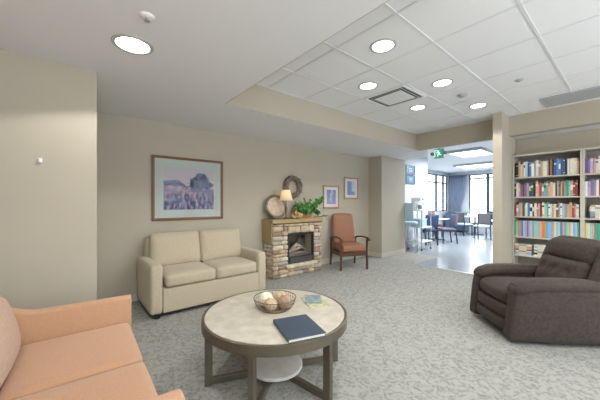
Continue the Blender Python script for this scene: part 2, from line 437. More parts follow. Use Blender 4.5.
downlight(4.13, 2.136, HT, 'round recessed downlight just beyond the far edge of the square diffuser')
downlight(4.74, 1.517, HT, 'round recessed downlight nearest the square beige post')
# more of these fittings, added out of view as fill light for the lounge
for (x, y, z) in ((2.262, -0.4, HT), (3.51, -0.4, HT), (4.74, -0.4, HT), (2.262, -1.67, HT), (3.51, -1.67, HT), (4.74, -1.67, HT)):
    downlight(x, y, z, 'added fill downlight in the tile ceiling behind the viewpoint', group='added fill downlights behind the viewpoint', p=0.5)
for (x, y, z) in ((0.365, 0.6, H), (0.365, -1.2, H)):
    downlight(x, y, z, 'added fill downlight in the flat ceiling behind the viewpoint', group='added flat ceiling fill downlights behind the viewpoint', p=0.7)

# square air diffuser
t = thing('air_diffuser', 'square white louvred air diffuser set in the ceiling tiles', 'air vent', (3.485, 2.138, HT))
a, b_ = 0.285, 0.30
f = MB()
f.box((-a, -b_, -0.012), (a, -b_+0.025, 0)).box((-a, b_-0.025, -0.012), (a, b_, 0)).box((-a, -b_+0.025, -0.012), (-a+0.025, b_-0.025, 0)).box((a-0.025, -b_+0.025, -0.012), (a, b_-0.025, 0))
f.build('frame', 'ground_in', t)
MB().box((-a+0.025, -b_+0.025, -0.002), (a-0.025, b_-0.025, 0)).build('duct_backing', 'grille_dark', t)
pl = MB()
pl.box((-0.185, -0.20, -0.016), (0.185, 0.20, -0.010))
pl.build('deflector_plate', 'ground_in', t)
sl = MB()
for s_ in (0.222,):
    sl.box((-s_, -s_-0.012, -0.010), (-s_+0.006, s_+0.012, -0.003)).box((s_-0.006, -s_-0.012, -0.010), (s_, s_+0.012, -0.003))
    sl.box((-s_+0.006, -s_-0.012, -0.010), (s_-0.006, -s_-0.006, -0.003)).box((-s_+0.006, s_+0.006, -0.010), (s_-0.006, s_+0.012, -0.003))
sl.build('louvre', 'grille', t)

# long return grille
t = thing('return_grille', 'long grey slotted return air grille in the tile ceiling at right', 'air vent', (5.36, -0.03, HT))
MB().box((-0.26, -0.9, -0.004), (0.26, 0.9, 0)).build('backing', 'grille_dark', t)
f = MB()
f.box((-0.26, -0.9, -0.012), (-0.235, 0.9, -0.004)).box((0.235, -0.9, -0.012), (0.26, 0.9, -0.004)).box((-0.235, 0.875, -0.012), (0.235, 0.9, -0.004)).box((-0.235, -0.9, -0.012), (0.235, -0.875, -0.004))
f.build('frame', 'grille', t)
f = MB()
for k in range(23): 
    x = -0.225 + k*0.0205
    f.box((x-0.006, -0.875, -0.011), (x+0.006, 0.875, -0.004))
f.build('slats', 'grille', t)['kind'] = 'stuff'

def disc(name, x, y, z, label, cat, r, h, m='white'):
    t = thing(name, label, cat, (x, y, z))
    MB().lathe([(0.001, -h), (r*0.55, -h), (r*0.8, -h*0.7), (r, -h*0.25), (r, 0), (0.001, 0)], 28, close=False).build('housing', m, t, smooth=True)
    MB().lathe([(0.001, -h-0.006), (r*0.25, -h-0.005), (r*0.3, -h), (0.001, -h)], 16, close=False).build('sensor', 'grey_plastic', t)
    return t
disc('smoke_detector', 4.10, 1.50, HT, 'grey round smoke detector between two downlights in the tile ceiling', 'smoke detector', 0.065, 0.03, 'grille')
disc('ceiling_sprinkler', 4.13, 0.89, HT, 'small grey concealed sprinkler cap in a tile near the return grille', 'sprinkler', 0.045, 0.015, 'grille')
t = thing('ceiling_sprinkler', 'small white fire sprinkler with metal tip on the flat ceiling above left downlight', 'sprinkler', (0.374, 1.894, H))
MB().lathe([(0.001, -0.012), (0.03, -0.010), (0.04, -0.004), (0.042, 0), (0.001, 0)], 24, close=False).build('escutcheon', 'white', t, smooth=True)
MB().cyl((0, 0, -0.012), (0, 0, -0.03), 0.008).lathe([(0.001, -0.034), (0.018, -0.033), (0.018, -0.03), (0.001, -0.03)], 12, close=False).build('sprinkler_head', 'steel', t)

# small sensor on left wall
t = thing('wall_hook', 'small white hook with round plate on the beige left wall', 'hook', (-0.16, YL, 1.64))
MB().rbox((0, -0.006, 0), (0.026, 0.012, 0.036), 0.006, n=4).build('plate', 'white', t, smooth=True)
MB().tube([(0, -0.012, 0.008), (0, -0.03, 0.005), (0, -0.036, -0.008), (0, -0.03, 0.0)], 0.005, 8).build('hook_arm', 'white', t, smooth=True)

# ------------------------------------------------------------------ peach loveseat (left foreground), faces +X
t = thing('loveseat', 'peach orange fabric loveseat with blush back cushions at the left foreground', 'sofa', (-0.012, 1.755, 0), math.radians(-1.8))
def peach_arm(sy):
    ya, yb = (0.635, 0.725) if sy > 0 else (-0.725, -0.635)
    n = 26; prof = []
    for i in range(n+1):
        u = i/n; x = 0.36 - 0.94*u
        z = 0.618 + 0.015*u
        if u > 0.54: z += 0.21 * ((u-0.54)/0.46)**1.4
        prof.append((x, z))
    vs = []; fs = []; k = 7
    for (x, z) in prof:
        vs += [(x, ya, 0.12), (x, ya, z-0.02), (x, ya+0.012, z-0.003), (x, (ya+yb)/2, z+0.004), (x, yb-0.012, z-0.003), (x, yb, z-0.02), (x, yb, 0.12)]
    for i in range(n):
        for j in range(k-1): fs.append((i*k+j, i*k+j+1, (i+1)*k+j+1, (i+1)*k+j))
        fs.append((i*k+k-1, i*k, (i+1)*k, (i+1)*k+k-1))
    fs.append(tuple(range(k))); fs.append(tuple(n*k+j for j in range(k)))
    m = MB().add(vs, fs)
    return m.build('arm', 'peach', t, smooth=True, bevel=0.008)
peach_arm(1); peach_arm(-1)
MB().rbox((-0.09, 0, 0.225), (0.84, 1.268, 0.21), 0.02, n=6).build('base', 'peach', t, smooth=True)
for sy in (-1, 1):
    MB().rbox((0.055, sy*0.3165, 0.392), (0.57, 0.624, 0.12), 0.026, (0.004, 0.0, 0.010), n=12).build('seat_cushion', 'peach', t, smooth=True)
MB().rbox((-0.51, 0, 0.47), (0.15, 1.268, 0.66), 0.05, n=8, rot=Euler((0, math.radians(-6), 0)).to_matrix()).build('backrest', 'peach', t, smooth=True)
for sy in (-1, 1):
    MB().rbox((-0.350, sy*0.316, 0.600), (0.20, 0.625, 0.38), 0.07, (0.045, 0.0, 0.01), n=12, rot=Euler((0, math.radians(-13), 0)).to_matrix()).build('back_cushion', 'peach_pillow', t, smooth=True, label='blush pink back cushion')
for x in (0.28, -0.5):
    for y in (-0.66, 0.66): MB().cyl((x, y, 0), (x, y, 0.12), 0.02, 0.026, 12).build('leg', 'walnut', t)

# ------------------------------------------------------------------ cream loveseat, faces -Y (back against the back wall)
t = thing('loveseat', 'cream chenille two-seat loveseat against the back wall under the large framed painting', 'sofa', (1.478, 3.85, 0))
W2 = 0.757
for sx in (-1, 1):
    def fn(o, p):
        return (o[0], o[1], o[2])
    MB().rbox((sx*(W2-0.068)-0.012, -0.015, 0.328), (0.138, 0.81, 0.553), 0.034, (0.008, 0.004, 0.006), n=10).build('arm', 'cream', t, smooth=True)
MB().rbox((0, -0.010, 0.190), (1.27, 0.81, 0.275), 0.012, n=4).build('base', 'cream', t, smooth=True)
for sx in (-1, 1):
    MB().rbox((sx*0.302, -0.10, 0.400), (0.602, 0.64, 0.155), 0.045, (0.004, 0.010, 0.018), n=14).build('seat_cushion', 'cream', t, smooth=True)
MB().rbox((-0.01, 0.33, 0.53), (1.35, 0.17, 0.66), 0.04, n=8).build('backrest', 'cream', t, smooth=True)
for sx in (-1, 1):
    MB().rbox((sx*0.322-0.008, 0.215, 0.675), (0.64, 0.20, 0.45), 0.05, (0.002, 0.035, 0.004), n=14, rot=Euler((math.radians(-12), 0, 0)).to_matrix()).build('back_cushion', 'cream', t, smooth=True)
MB().box((-0.72, -0.38, 0.025), (0.72, 0.36, 0.06)).build('plinth', 'black', t)
for sx in (-1, 1):
    for y in (-0.38, 0.34): MB().cyl((sx*0.69, y, 0), (sx*0.69, y, 0.055), 0.028, 0.035, 12).build('foot', 'black', t)

# ------------------------------------------------------------------ coffee table
TC = (1.244, 1.785); ZT = 0.480; R = 0.545
t = thing('coffee_table', 'round coffee table with pale stone top and bronze flat-bar legs', 'table', (TC[0], TC[1], 0))
MB().lathe([(0.001, ZT-0.045), (R-0.02, ZT-0.045), (R-0.02, ZT-0.006), (R-0.023, ZT-0.001), (R-0.028, ZT), (0.001, ZT)], 96, close=False).build('tabletop', 'travertine', t, smooth=True)
MB().lathe([(R-0.02, ZT-0.068), (R, ZT-0.068), (R, ZT-0.004), (R-0.003, ZT-0.0015), (R-0.012, ZT-0.001), (R-0.0195, ZT-0.003), (R-0.0195, ZT-0.068)], 96, close=False).build('rim', 'bronze', t, smooth=True)
a0 = math.atan2(*( (lambda lat, d: (lat*(-0.64)+d*0.768, lat*0.768+d*0.64))(math.cos(math.radians(198.3)), math.sin(math.radians(198.3)))))
for k in range(6):
    al = a0 + k*PI/3
    ca, sa = math.cos(al), math.sin(al)
    u = Vector((ca, sa, 0)); v = Vector((-sa, ca, 0))
    m = MB(); m.T = Matrix.Rotation(al, 4, 'Z')
    m.box((0.468, -0.018, 0.0), (0.522, 0.018, ZT-0.046))
    m.build('leg', 'bronze', t, bevel=0.002)
    m = MB(); m.T = Matrix.Rotation(al, 4, 'Z')
    m.box((0.012, -0.016, 0.010), (0.468, 0.016, 0.052))
    m.build('base_bar', 'bronze', t, bevel=0.002)
MB().lathe([(0.001, 0.0525), (0.205, 0.0525), (0.205, 0.070), (0.201, 0.074), (0.001, 0.074)], 64, close=False).build('lower_shelf', 'lowstone', t, smooth=True)

# wire basket with wicker balls
BK = (1.257, 1.815)
t = thing('wire_basket', 'round dark wire basket on the coffee table holding wicker balls', 'basket', (BK[0], BK[1], ZT))
wm = MB()
def ring(r, z, th): 
    wm.tube([(r*math.cos(2*PI*k/48), r*math.sin(2*PI*k/48), z) for k in range(48)], th, 6, closed=True)
prof = [(0.110, 0.004), (0.132, 0.018), (0.149, 0.04), (0.159, 0.065), (0.165, 0.090)]
for (r, z), th in zip(prof, (0.0025, 0.0013, 0.0013, 0.0013, 0.003)): ring(r, z, th)
ring(0.05, 0.003, 0.002)
wm.build('hoops', 'wire', t, smooth=True)
wm = MB()
for k in range(36):
    al = 2*PI*k/36
    wm.tube([(r*math.cos(al+j*0.05), r*math.sin(al+j*0.05), z) for j, (r, z) in enumerate([(0.02, 0.003)] + prof)], 0.0013, 5)
wm.build('wire_ribs', 'wire', t, smooth=True)['kind'] = 'stuff'
balls = [(-0.075, 0.030, 0.055, 0.054, 'ball_cream', 'cream woven wicker ball at the left of the wire basket'),
         (0.035, 0.075, 0.053, 0.050, 'ball_tan', 'tan wicker ball at the back of the wire basket'),
         (0.078, -0.022, 0.052, 0.050, 'ball_brown', 'dark brown wicker ball at the right of the wire basket'),
         (-0.025, -0.068, 0.048, 0.046, 'ball_tan', 'light brown wicker ball at the front of the wire basket')]
rv = Vector((0.768, -0.640)); fv = Vector((0.640, 0.768))
for (lx, ly, lz, r, m, lab) in balls:
    p = rv*lx + fv*ly
    mb = MB(); prof_ = [(max(0.0005, r*math.sin(PI*i/14)), -r*math.cos(PI*i/14)) for i in range(15)]
    mb.lathe(prof_, 24)
    # raised woven bands
    for q in range(7):
        E = Euler((random.uniform(0, 3), random.uniform(0, 3), random.uniform(0, 3))).to_matrix()
        mb.tube([E @ Vector((r*1.0*math.cos(2*PI*k/28), r*1.0*math.sin(2*PI*k/28), 0)) for k in range(28)], 0.003, 5, closed=True)
    tag(mb.build('wicker_ball', m, None, (BK[0]+p.x, BK[1]+p.y, ZT+0.008+lz), smooth=True), lab, 'ball', 'wicker balls in the basket')

# navy book
t = thing('hardcover_book', 'navy blue hardcover book lying flat on the coffee table', 'book', (1.168, 1.420, ZT), math.atan2(0.294, 0.092))
MB().box((-0.151, -0.117, 0.003), (0.151, 0.122, 0.019)).build('pages', 'paper', t)
MB().box((-0.157, -0.125, 0.0), (0.157, 0.125, 0.003)).box((-0.157, -0.125, 0.019), (0.157, 0.125, 0.023)).box((-0.157, 0.122, 0.003), (0.157, 0.125, 0.019)).build('cover', 'navy', t, bevel=0.001)
t = tag(MB().box((-0.125, -0.085, 0), (0.125, 0.085, 0.006)).build('booklet', 'yellowcard', None, (1.60, 1.725, ZT), (0, 0, math.radians(68)), bevel=0.001), 'pale yellow green booklet on the coffee table under a smaller dark one', 'booklet')
t = tag(MB().box((-0.10, -0.07, 0), (0.10, 0.07, 0.005)).build('booklet', 'bluecard', None, (1.615, 1.765, ZT+0.0062), (0, 0, math.radians(50)), bevel=0.001), 'small slate blue picture booklet lying on top of the yellow green one', 'booklet')

# ------------------------------------------------------------------ electric fireplace with stone surround
FX0, FX1, FY0 = 2.69, 3.84, 3.94
t = thing('electric_fireplace', 'stacked stone electric fireplace with wooden mantel against the back wall', 'fireplace', ((FX0+FX1)/2, YB, 0))
hw = (FX1-FX0)/2; fd = -(YB-FY0)     # front y in local
bxl, bxr, bz0, bz1 = -0.255, 0.375, 0.22, 0.765
MB().box((-hw+0.03, fd+0.05, 0), (bxl, -0.02, 0.94)).box((bxr, fd+0.05, 0), (hw-0.03, -0.02, 0.94)).box((bxl, fd+0.05, 0), (bxr, -0.02, bz0)).box((bxl, fd+0.05, bz1), (bxr, -0.02, 0.94)).box((bxl, -0.05, bz0), (bxr, -0.02, bz1)).build('core', 'mortar', t)
st = MB(); rnd = random.Random(3)
SM = ['stone_cream', 'stone_tan', 'stone_brown', 'stone_grey', 'stone_pink']
def stone(c, sz, mi):
    def fn(o, p):
        k = noise.noise(Vector((o[0]*14+c[0]*9, o[1]*14+c[2]*7, o[2]*14)))
        return (o[0]*(1+0.06*k), o[1]*(1+0.10*k), o[2]*(1+0.08*k))
    st.rbox(c, sz, 0.016, (0.004, 0.008, 0.004), n=4, mi=mi, fn=fn)
def courses(x0, x1, z0, z1, y, dep=0.06, hmin=0.05, hmax=0.09, wmin=0.09, wmax=0.22, axis='x', sink=0.0):
    z = z0
    while z < z1-0.01:
        h = min(rnd.uniform(hmin, hmax), z1-z)
        if z1-(z+h) < 0.03: h = z1-z
        x = x0
        while x < x1-0.005:
            w_ = rnd.uniform(wmin, wmax)
            if x1-(x+w_) < 0.05: w_ = x1-x
            e = rnd.uniform(-0.008, 0.012); mi = rnd.choices(range(5), (4, 3, 2, 2, 2))[0]
            if axis == 'x': stone((x+w_/2, y-e, z+h/2), (w_-0.006, dep, h-0.006), mi)
            else: stone((y-e, x+w_/2, z+h/2), (dep, w_-0.006, h-0.006), mi)
            x += w_
        z += h
courses(-hw, bxl, 0.0, 0.937, fd+0.03)
courses(bxr, hw, 0.0, 0.937, fd+0.03)
courses(bxl, bxr, bz1, 0.937, fd+0.03, hmin=0.12, hmax=0.13, wmin=0.12, wmax=0.22)
courses(bxl, bxr, 0.0, 0.155, fd+0.03)
courses(fd+0.06, -0.02, 0.0, 0.62, -hw+0.03, axis='y', dep=0.055)
courses(fd+0.06, -0.02, 0.0, 0.937, hw-0.03, axis='y', dep=0.055)
st.build('stone_veneer', SM, t, smooth=True)
MB().rbox(((bxl+bxr)/2-0.02, fd+0.005, 0.19), (bxr-bxl+0.10, 0.13, 0.06), 0.012, n=5).build('hearth_slab', 'stone_cream', t, smooth=True)
MB().box((-hw-0.015, fd+0.03, 0.62), (-hw+0.03, -0.01, 0.955)).build('side_panel', 'mantel', t, bevel=0.003)
MB().box((-hw-0.018, fd-0.012, 0.955), (hw+0.018, 0, 1.02)).build('mantel_shelf', 'mantel', t, bevel=0.006)
MB().box((-hw+0.032, fd-0.008, 0.938), (hw+0.01, -0.005, 0.954)).build('mantel_moulding', 'mantel_dark', t, bevel=0.004)
# firebox
fr = MB()
fr.box((bxl+0.005, fd+0.01, bz1-0.04), (bxr-0.005, fd+0.05, bz1-0.005)).box((bxl+0.005, fd+0.01, bz0), (bxl+0.035, fd+0.05, bz1-0.04)).box((bxr-0.035, fd+0.01, bz0), (bxr-0.005, fd+0.05, bz1-0.04))
fr.box((bxl+0.035, fd+0.0, bz0), (bxr-0.035, fd+0.05, bz0+0.12))
fr.build('firebox_frame', 'black', t, bevel=0.003)
fb = MB()
for k in range(5): fb.box((bxl+0.05, fd-0.004, bz0+0.02+k*0.018), (bxr-0.05, fd+0.001, bz0+0.028+k*0.018))
fb.build('heater_vent', 'grille_dark', t)
m, nt, bb = new_mat('firebox_flame')
tc = nt.nodes.new('ShaderNodeTexCoord'); mp = nt.nodes.new('ShaderNodeMapping'); mp.inputs['Scale'].default_value = (9, 1, 4)
n1 = nt.nodes.new('ShaderNodeTexNoise'); n1.inputs['Scale'].default_value = 1.2; n1.inputs['Detail'].default_value = 5
nt.links.new(tc.outputs['Object'], mp.inputs['Vector']); nt.links.new(mp.outputs[0], n1.inputs['Vector'])
rp = nt.nodes.new('ShaderNodeValToRGB'); rp.color_ramp.elements[0].position = 0.45; rp.color_ramp.elements[0].color = (0.02, 0.016, 0.014, 1)
rp.color_ramp.elements[1].position = 0.8; rp.color_ramp.elements[1].color = (0.12, 0.11, 0.10, 1)
nt.links.new(n1.outputs['Fac'], rp.inputs['Fac']); nt.links.new(rp.outputs[0], bb.inputs['Base Color']); M['flame'] = m
MB().box((bxl+0.01, -0.07, bz0), (bxr-0.01, -0.055, bz1-0.01)).build('firebox_back', 'flame', t)
MB().box((bxl+0.01, fd+0.06, bz0+0.10), (bxr-0.01, -0.075, bz0+0.125)).build('ember_bed', 'log', t)
for k, (x0, z0, x1, z1, y) in enumerate(((-0.17, 0.37, 0.20, 0.46, -0.17), (-0.12, 0.385, 0.07, 0.53, -0.15), (0.06, 0.53, 0.30, 0.40, -0.15), (-0.16, 0.36, 0.30, 0.365, -0.22), (-0.02, 0.42, 0.11, 0.55, -0.14))):
    MB().tube([(x0, y, z0), ((x0+x1)/2, y-0.01, (z0+z1)/2+0.01), (x1, y, z1)], [0.026, 0.032, 0.024], 10).build('log', 'log', t, smooth=True)
l = bpy.data.lights.new('ember_glow', 'POINT'); l.energy = 0.5; l.color = (1.0, 0.85, 0.7); l.shadow_soft_size = 0.05
lo = bpy.data.objects.new('ember_lamp', l); C.objects.link(lo); lo.location = (0.06, -0.24, 0.52); lo.parent = t
MB().box((bxl+0.035, fd+0.03, bz0+0.12), (bxr-0.035, fd+0.034, bz1-0.04)).build('firebox_glass', 'picglass', t)

ZM = 1.02
# lamp
t = thing('table_lamp', 'small table lamp with cream cone shade on the mantel before the round tray', 'lamp', (3.015, 4.01, ZM))
MB().lathe([(0.001, 0), (0.055, 0), (0.055, 0.012), (0.03, 0.022), (0.014, 0.04), (0.011, 0.09), (0.024, 0.15), (0.027, 0.20), (0.013, 0.24), (0.008, 0.34), (0.001, 0.34)], 24, close=False).build('base', 'lampbase', t, smooth=True)
MB().lathe([(0.122, 0.332), (0.072, 0.522)], 32, close=False).build('lamp_shade', 'shade', t, smooth='all')
MB().lathe([(0.0005, 0.36), (0.018, 0.365), (0.026, 0.385), (0.018, 0.41), (0.0005, 0.42)], 16, close=False).build('bulb', emit('warm_bulb', (1, 0.8, 0.55), 3), t, smooth=True)
l = bpy.data.lights.new('table_lamp_light', 'POINT'); l.energy = 0.28; l.color = (1.0, 0.84, 0.64); l.shadow_soft_size = 0.03
lo = bpy.data.objects.new('bulb_lamp', l); C.objects.link(lo); lo.location = (0, 0, 0.45); lo.parent = t

# round tray leaning on the wall
t = thing('round_tray', 'round tan tray with dark pewter rim leaning on the wall behind the lamp', 'tray', (2.905, 4.165, ZM))
tr = MB(); tr.T = Matrix.Translation((0, 0.0, 0.222)) @ Matrix.Rotation(math.radians(90-14), 4, 'X')
tr.lathe([(0.001, 0.0), (0.172, 0.0), (0.174, 0.004), (0.001, 0.004)], 48, close=False)
tr.build('tray_face', 'tray_in', t, smooth=True)
tr = MB(); tr.T = Matrix.Translation((0, 0.0, 0.222)) @ Matrix.Rotation(math.radians(90-14), 4, 'X')
tr.lathe([(0.172, -0.006), (0.212, -0.004), (0.219, 0.016), (0.212, 0.020), (0.198, 0.012), (0.172, 0.004)], 48, close=False)
tr.build('tray_rim', 'tray_dark', t, smooth=True)

# wreath
t = thing('twig_wreath', 'round grey brown twig wreath hanging on the back wall above the mantel', 'wreath', (3.345, YB-0.062, 1.62))
wr = MB(); rnd = random.Random(5)
for s_ in range(26):
    pts = []; ph = rnd.uniform(0, 2*PI); tw = rnd.choice((3, 4, 5, -3, -4)); rr = rnd.uniform(0.02, 0.052); st0 = rnd.uniform(0, 2*PI)
    for k in range(49):
        a = st0 + 2*PI*k/48; b_ = ph + tw*a; q = 0.168 + rr*math.cos(b_) + 0.004*rnd.uniform(-1, 1)
        pts.append((q*math.cos(a), rr*math.sin(b_), q*math.sin(a)))
    wr.tube(pts[:-1], 0.0055, 5, closed=True)
wr.build('twigs', 'twig', t, smooth=True)['kind'] = 'stuff'
sp = MB()
for k in range(34):
    a = rnd.uniform(0, 2*PI); q = rnd.uniform(0.15, 0.21)
    p = Vector((q*math.cos(a), -0.03, q*math.sin(a))); d = Vector((math.cos(a+rnd.uniform(-1, 1)), rnd.uniform(-.5, 0), math.sin(a+rnd.uniform(-1, 1))))*0.06
    sp.tube([p, p+d*0.5+Vector((0, -0.004, 0)), p+d], [0.004, 0.003, 0.001], 5)
sp.build('loose_twigs', 'twig', t, smooth=True)['kind'] = 'stuff'

# planter with ivy
def leaf(mb, p, d, nrm, L, mi=0):
    d = d.normalized(); s_ = d.cross(nrm).normalized(); n_ = s_.cross(d).normalized()
    vs = [p, p+d*L*0.35+s_*L*0.38+n_*L*0.04, p+d*L*0.62+s_*L*0.30+n_*L*0.05, p+d*L-n_*L*0.08, p+d*L*0.62-s_*L*0.30+n_*L*0.05, p+d*L*0.35-s_*L*0.38+n_*L*0.04, p+d*L*0.5-n_*L*0.03]
    mb.add(vs, [(0,1,6),(1,2,6),(2,3,6),(3,4,6),(4,5,6),(5,0,6)], mi)
t = thing('potted_ivy', 'green trailing ivy in a brown wooden planter at the right of the mantel', 'plant', (3.53, 4.12, ZM))
pm = MB(); pm.box((-0.13, -0.075, 0), (0.13, 0.075, 0.012)).box((-0.13, -0.075, 0.012), (0.13, -0.062, 0.095)).box((-0.13, 0.062, 0.012), (0.13, 0.075, 0.095)).box((-0.13, -0.062, 0.012), (-0.117, 0.062, 0.095)).box((0.117, -0.062, 0.012), (0.13, 0.062, 0.095))
pm.build('planter_box', 'box_wood', t, bevel=0.003)
MB().box((-0.117, -0.062, 0.012), (0.117, 0.062, 0.08)).build('soil', 'mortar', t)
lv = MB(); sm = MB(); rnd = random.Random(11)
vines = []
for k in range(44):
    a = rnd.uniform(0, 2*PI); e = rnd.uniform(0.2, 1.3); Ln = rnd.uniform(0.17, 0.29)
    d = Vector((math.cos(a)*math.cos(e)*1.25, math.sin(a)*math.cos(e)*0.5-0.12, math.sin(e)))
    p0 = Vector((rnd.uniform(-0.10, 0.08), rnd.uniform(-0.05, 0.02), 0.075))
    vines.append([p0, p0+d*Ln*0.5+Vector((0, 0, 0.02)), p0+d*Ln])
for (dx, dz) in ((0.40, 0.31), (0.37, 0.28), (0.30, 0.21), (0.34, 0.26)):       # long sprays to the right and up
    p0 = Vector((0.04, -0.03, 0.08)); vines.append([p0, p0+Vector((dx*0.45, -0.04, dz*0.75)), p0+Vector((dx*0.8, -0.06, dz*0.95)), p0+Vector((dx, -0.06, dz))])
for (dx, dz, dy) in ((0.20, -0.03, -0.08), (0.19, -0.01, -0.05), (0.17, 0.0, -0.08), (0.16, 0.0, -0.07)):     # trailing down at right
    p0 = Vector((0.08, -0.04, 0.08)); vines.append([p0, p0+Vector((dx*0.5, dy*0.5, 0.09)), p0+Vector((dx*0.9, dy, 0.03)), p0+Vector((dx, dy, dz))])
for v_ in vines:
    v_ = [Vector((q.x, min(q.y, 0.10), max(q.z, 0.03))) for q in v_]
    sm.tube(v_, 0.0025, 4)
    n_ = 5*len(v_)
    for i in range(n_):
        f_ = i/(n_-1)*(len(v_)-1); j = min(int(f_), len(v_)-2); p = v_[j].lerp(v_[j+1], f_-j)
        d = Vector((rnd.uniform(-1, 1), rnd.uniform(-1, .3), rnd.uniform(-.6, .9)))
        if p.y + 0.05 > 0.11: d.y = -abs(d.y)
        leaf(lv, p, d, Vector((rnd.uniform(-.5, .5), -1, rnd.uniform(0, 1.2))), rnd.uniform(0.045, 0.075))
lv.build('foliage', 'leaf', t)['kind'] = 'stuff'; sm.build('stems', 'stem', t)['kind'] = 'stuff'

# dried seed head bundle
t = thing('dried_flower_bundle', 'tan dried flower bundle lying on the mantel between lamp and planter', 'dried flowers', (3.235, 3.985, ZM))
dm = MB(); rnd = random.Random(2)
for k in range(26):
    x = rnd.uniform(-0.11, 0.11); y = rnd.uniform(-0.035, 0.035); r = rnd.uniform(0.018, 0.028); z = r + rnd.uniform(0, 0.10)*(1-abs(x)/0.2)
    pr = [(max(0.0005, r*math.sin(PI*i/7)*(1+0.12*math.sin(i*5+k))), -r*math.cos(PI*i/7)*1.15) for i in range(8)]
    dm.lathe(pr, 9, c=(x, y, z+r*0.15))
dm.build('seed_heads', 'dried', t, smooth=True)['kind'] = 'stuff'
dm = MB()
for k in range(14):
    y = rnd.uniform(-0.04, 0.04); dm.tube([(-0.12, y, 0.008+k*0.002), (0, y*0.5, 0.015+k*0.002), (0.13, y*0.8, 0.01+k*0.0015)], 0.003, 5)
dm.build('stalks', 'twig', t)['kind'] = 'stuff'
# driftwood
t = thing('driftwood_branch', 'forked brown driftwood branch on the right end of the mantel', 'branch', (3.77, 3.95, ZM))
dm = MB()
dm.tube([(-0.13, 0.0, 0.016), (-0.05, -0.01, 0.03), (0.04, -0.02, 0.022), (0.13, -0.045, 0.035), (0.2, -0.05, 0.05)], [0.012, 0.016, 0.014, 0.009, 0.003], 8)
dm.tube([(0.02, -0.02, 0.025), (0.09, -0.06, 0.05), (0.17, -0.09, 0.03), (0.20, -0.1, 0.0)], [0.011, 0.009, 0.006, 0.002], 8)
dm.tube([(0.06, -0.03, 0.03), (0.12, 0.0, 0.07), (0.18, 0.01, 0.10)], [0.009, 0.006, 0.002], 8)
dm.tube([(0.10, -0.065, 0.045), (0.13, -0.09, -0.03), (0.16, -0.10, -0.08)], [0.006, 0.004, 0.001], 6)
dm.build('branch', 'twig', t, smooth=True)

# ------------------------------------------------------------------ framed pictures
def printed(name, w_, h_, nx, ny, fn, parent, y):
    me = bpy.data.meshes.new(name); vs = []; fs = []
    for j in range(ny+1):
        for i in range(nx+1): vs.append((-w_/2+w_*i/nx, y, -h_/2+h_*j/ny))
    for j in range(ny):
        for i in range(nx):
            a = j*(nx+1)+i; fs.append((a, a+1, a+nx+2, a+nx+1))
    me.from_pydata(vs, [], fs); me.materials.append(M['print'])
    ca = me.color_attributes.new('paint', 'FLOAT_COLOR', 'POINT')
    for j in range(ny+1):
        for i in range(nx+1):
            ca.data[j*(nx+1)+i].color = (*fn(i/nx, j/ny), 1)
    o = bpy.data.objects.new(name, me); C.objects.link(o); o.parent = parent
    return o
def lerp(a, b, t_): t_ = max(0, min(1, t_)); return tuple(a[i]+(b[i]-a[i])*t_ for i in range(3))
def N(u, v, s_, k=0): return noise.noise(Vector((u*s_, v*s_, k)))
def landscape(u, v):
    col = lerp((0.46, 0.38, 0.40), (0.40, 0.39, 0.44), (v-0.6)/0.4 + 0.4*N(u, v, 4))
    hz = 0.62 - 0.12*u
    left = hz + 0.12*max(0, math.sin(u*6.5+0.4))**0.7 * (1 if u < 0.42 else 0) + 0.06*N(u, v, 9)
    if v < left: col = lerp((0.08, 0.10, 0.20), (0.18, 0.20, 0.33), N(u, v, 11)+0.5)
    best = 9.0
    for (cu, cv, ru, rv_) in ((0.73, 0.68, 0.19, 0.17), (0.83, 0.60, 0.15, 0.12), (0.60, 0.60, 0.14, 0.11), (0.72, 0.80, 0.12, 0.11)):
        best = min(best, math.hypot((u-cu)/ru, (v-cv)/rv_) + 0.55*N(u, v, 9, 3) + 0.25*N(u, v, 18, 8))
    if best < 1 and v > 0.44: col = lerp((0.02, 0.035, 0.08), (0.14, 0.17, 0.29), N(u, v, 12, 1)+0.45)
    if v < hz - 0.03 + 0.04*N(u, v, 12, 6):
        f_ = (hz-v)/hz
        base = lerp((0.42, 0.27, 0.29), (0.06, 0.08, 0.19), f_*1.5 + 0.8*N(u*1.6, v*0.8, 8, 4))
        if N(u*1.5, v, 10, 7) > 0.10: base = lerp(base, (0.19, 0.22, 0.40), 0.8)
        if N(u*1.5, v, 12, 9) > 0.25 - 0.3*max(0, 0.4-f_): base = lerp(base, (0.48, 0.28, 0.33), 0.6)
        if N(u*1.6, v*0.7, 13, 13) > 0.14 and v < 0.38: base = lerp(base, (0.02, 0.03, 0.07), 0.8)
        if u > 0.5 and v > hz-0.12: base = lerp(base, (0.08, 0.11, 0.22), 0.7)
        col = base
    return col
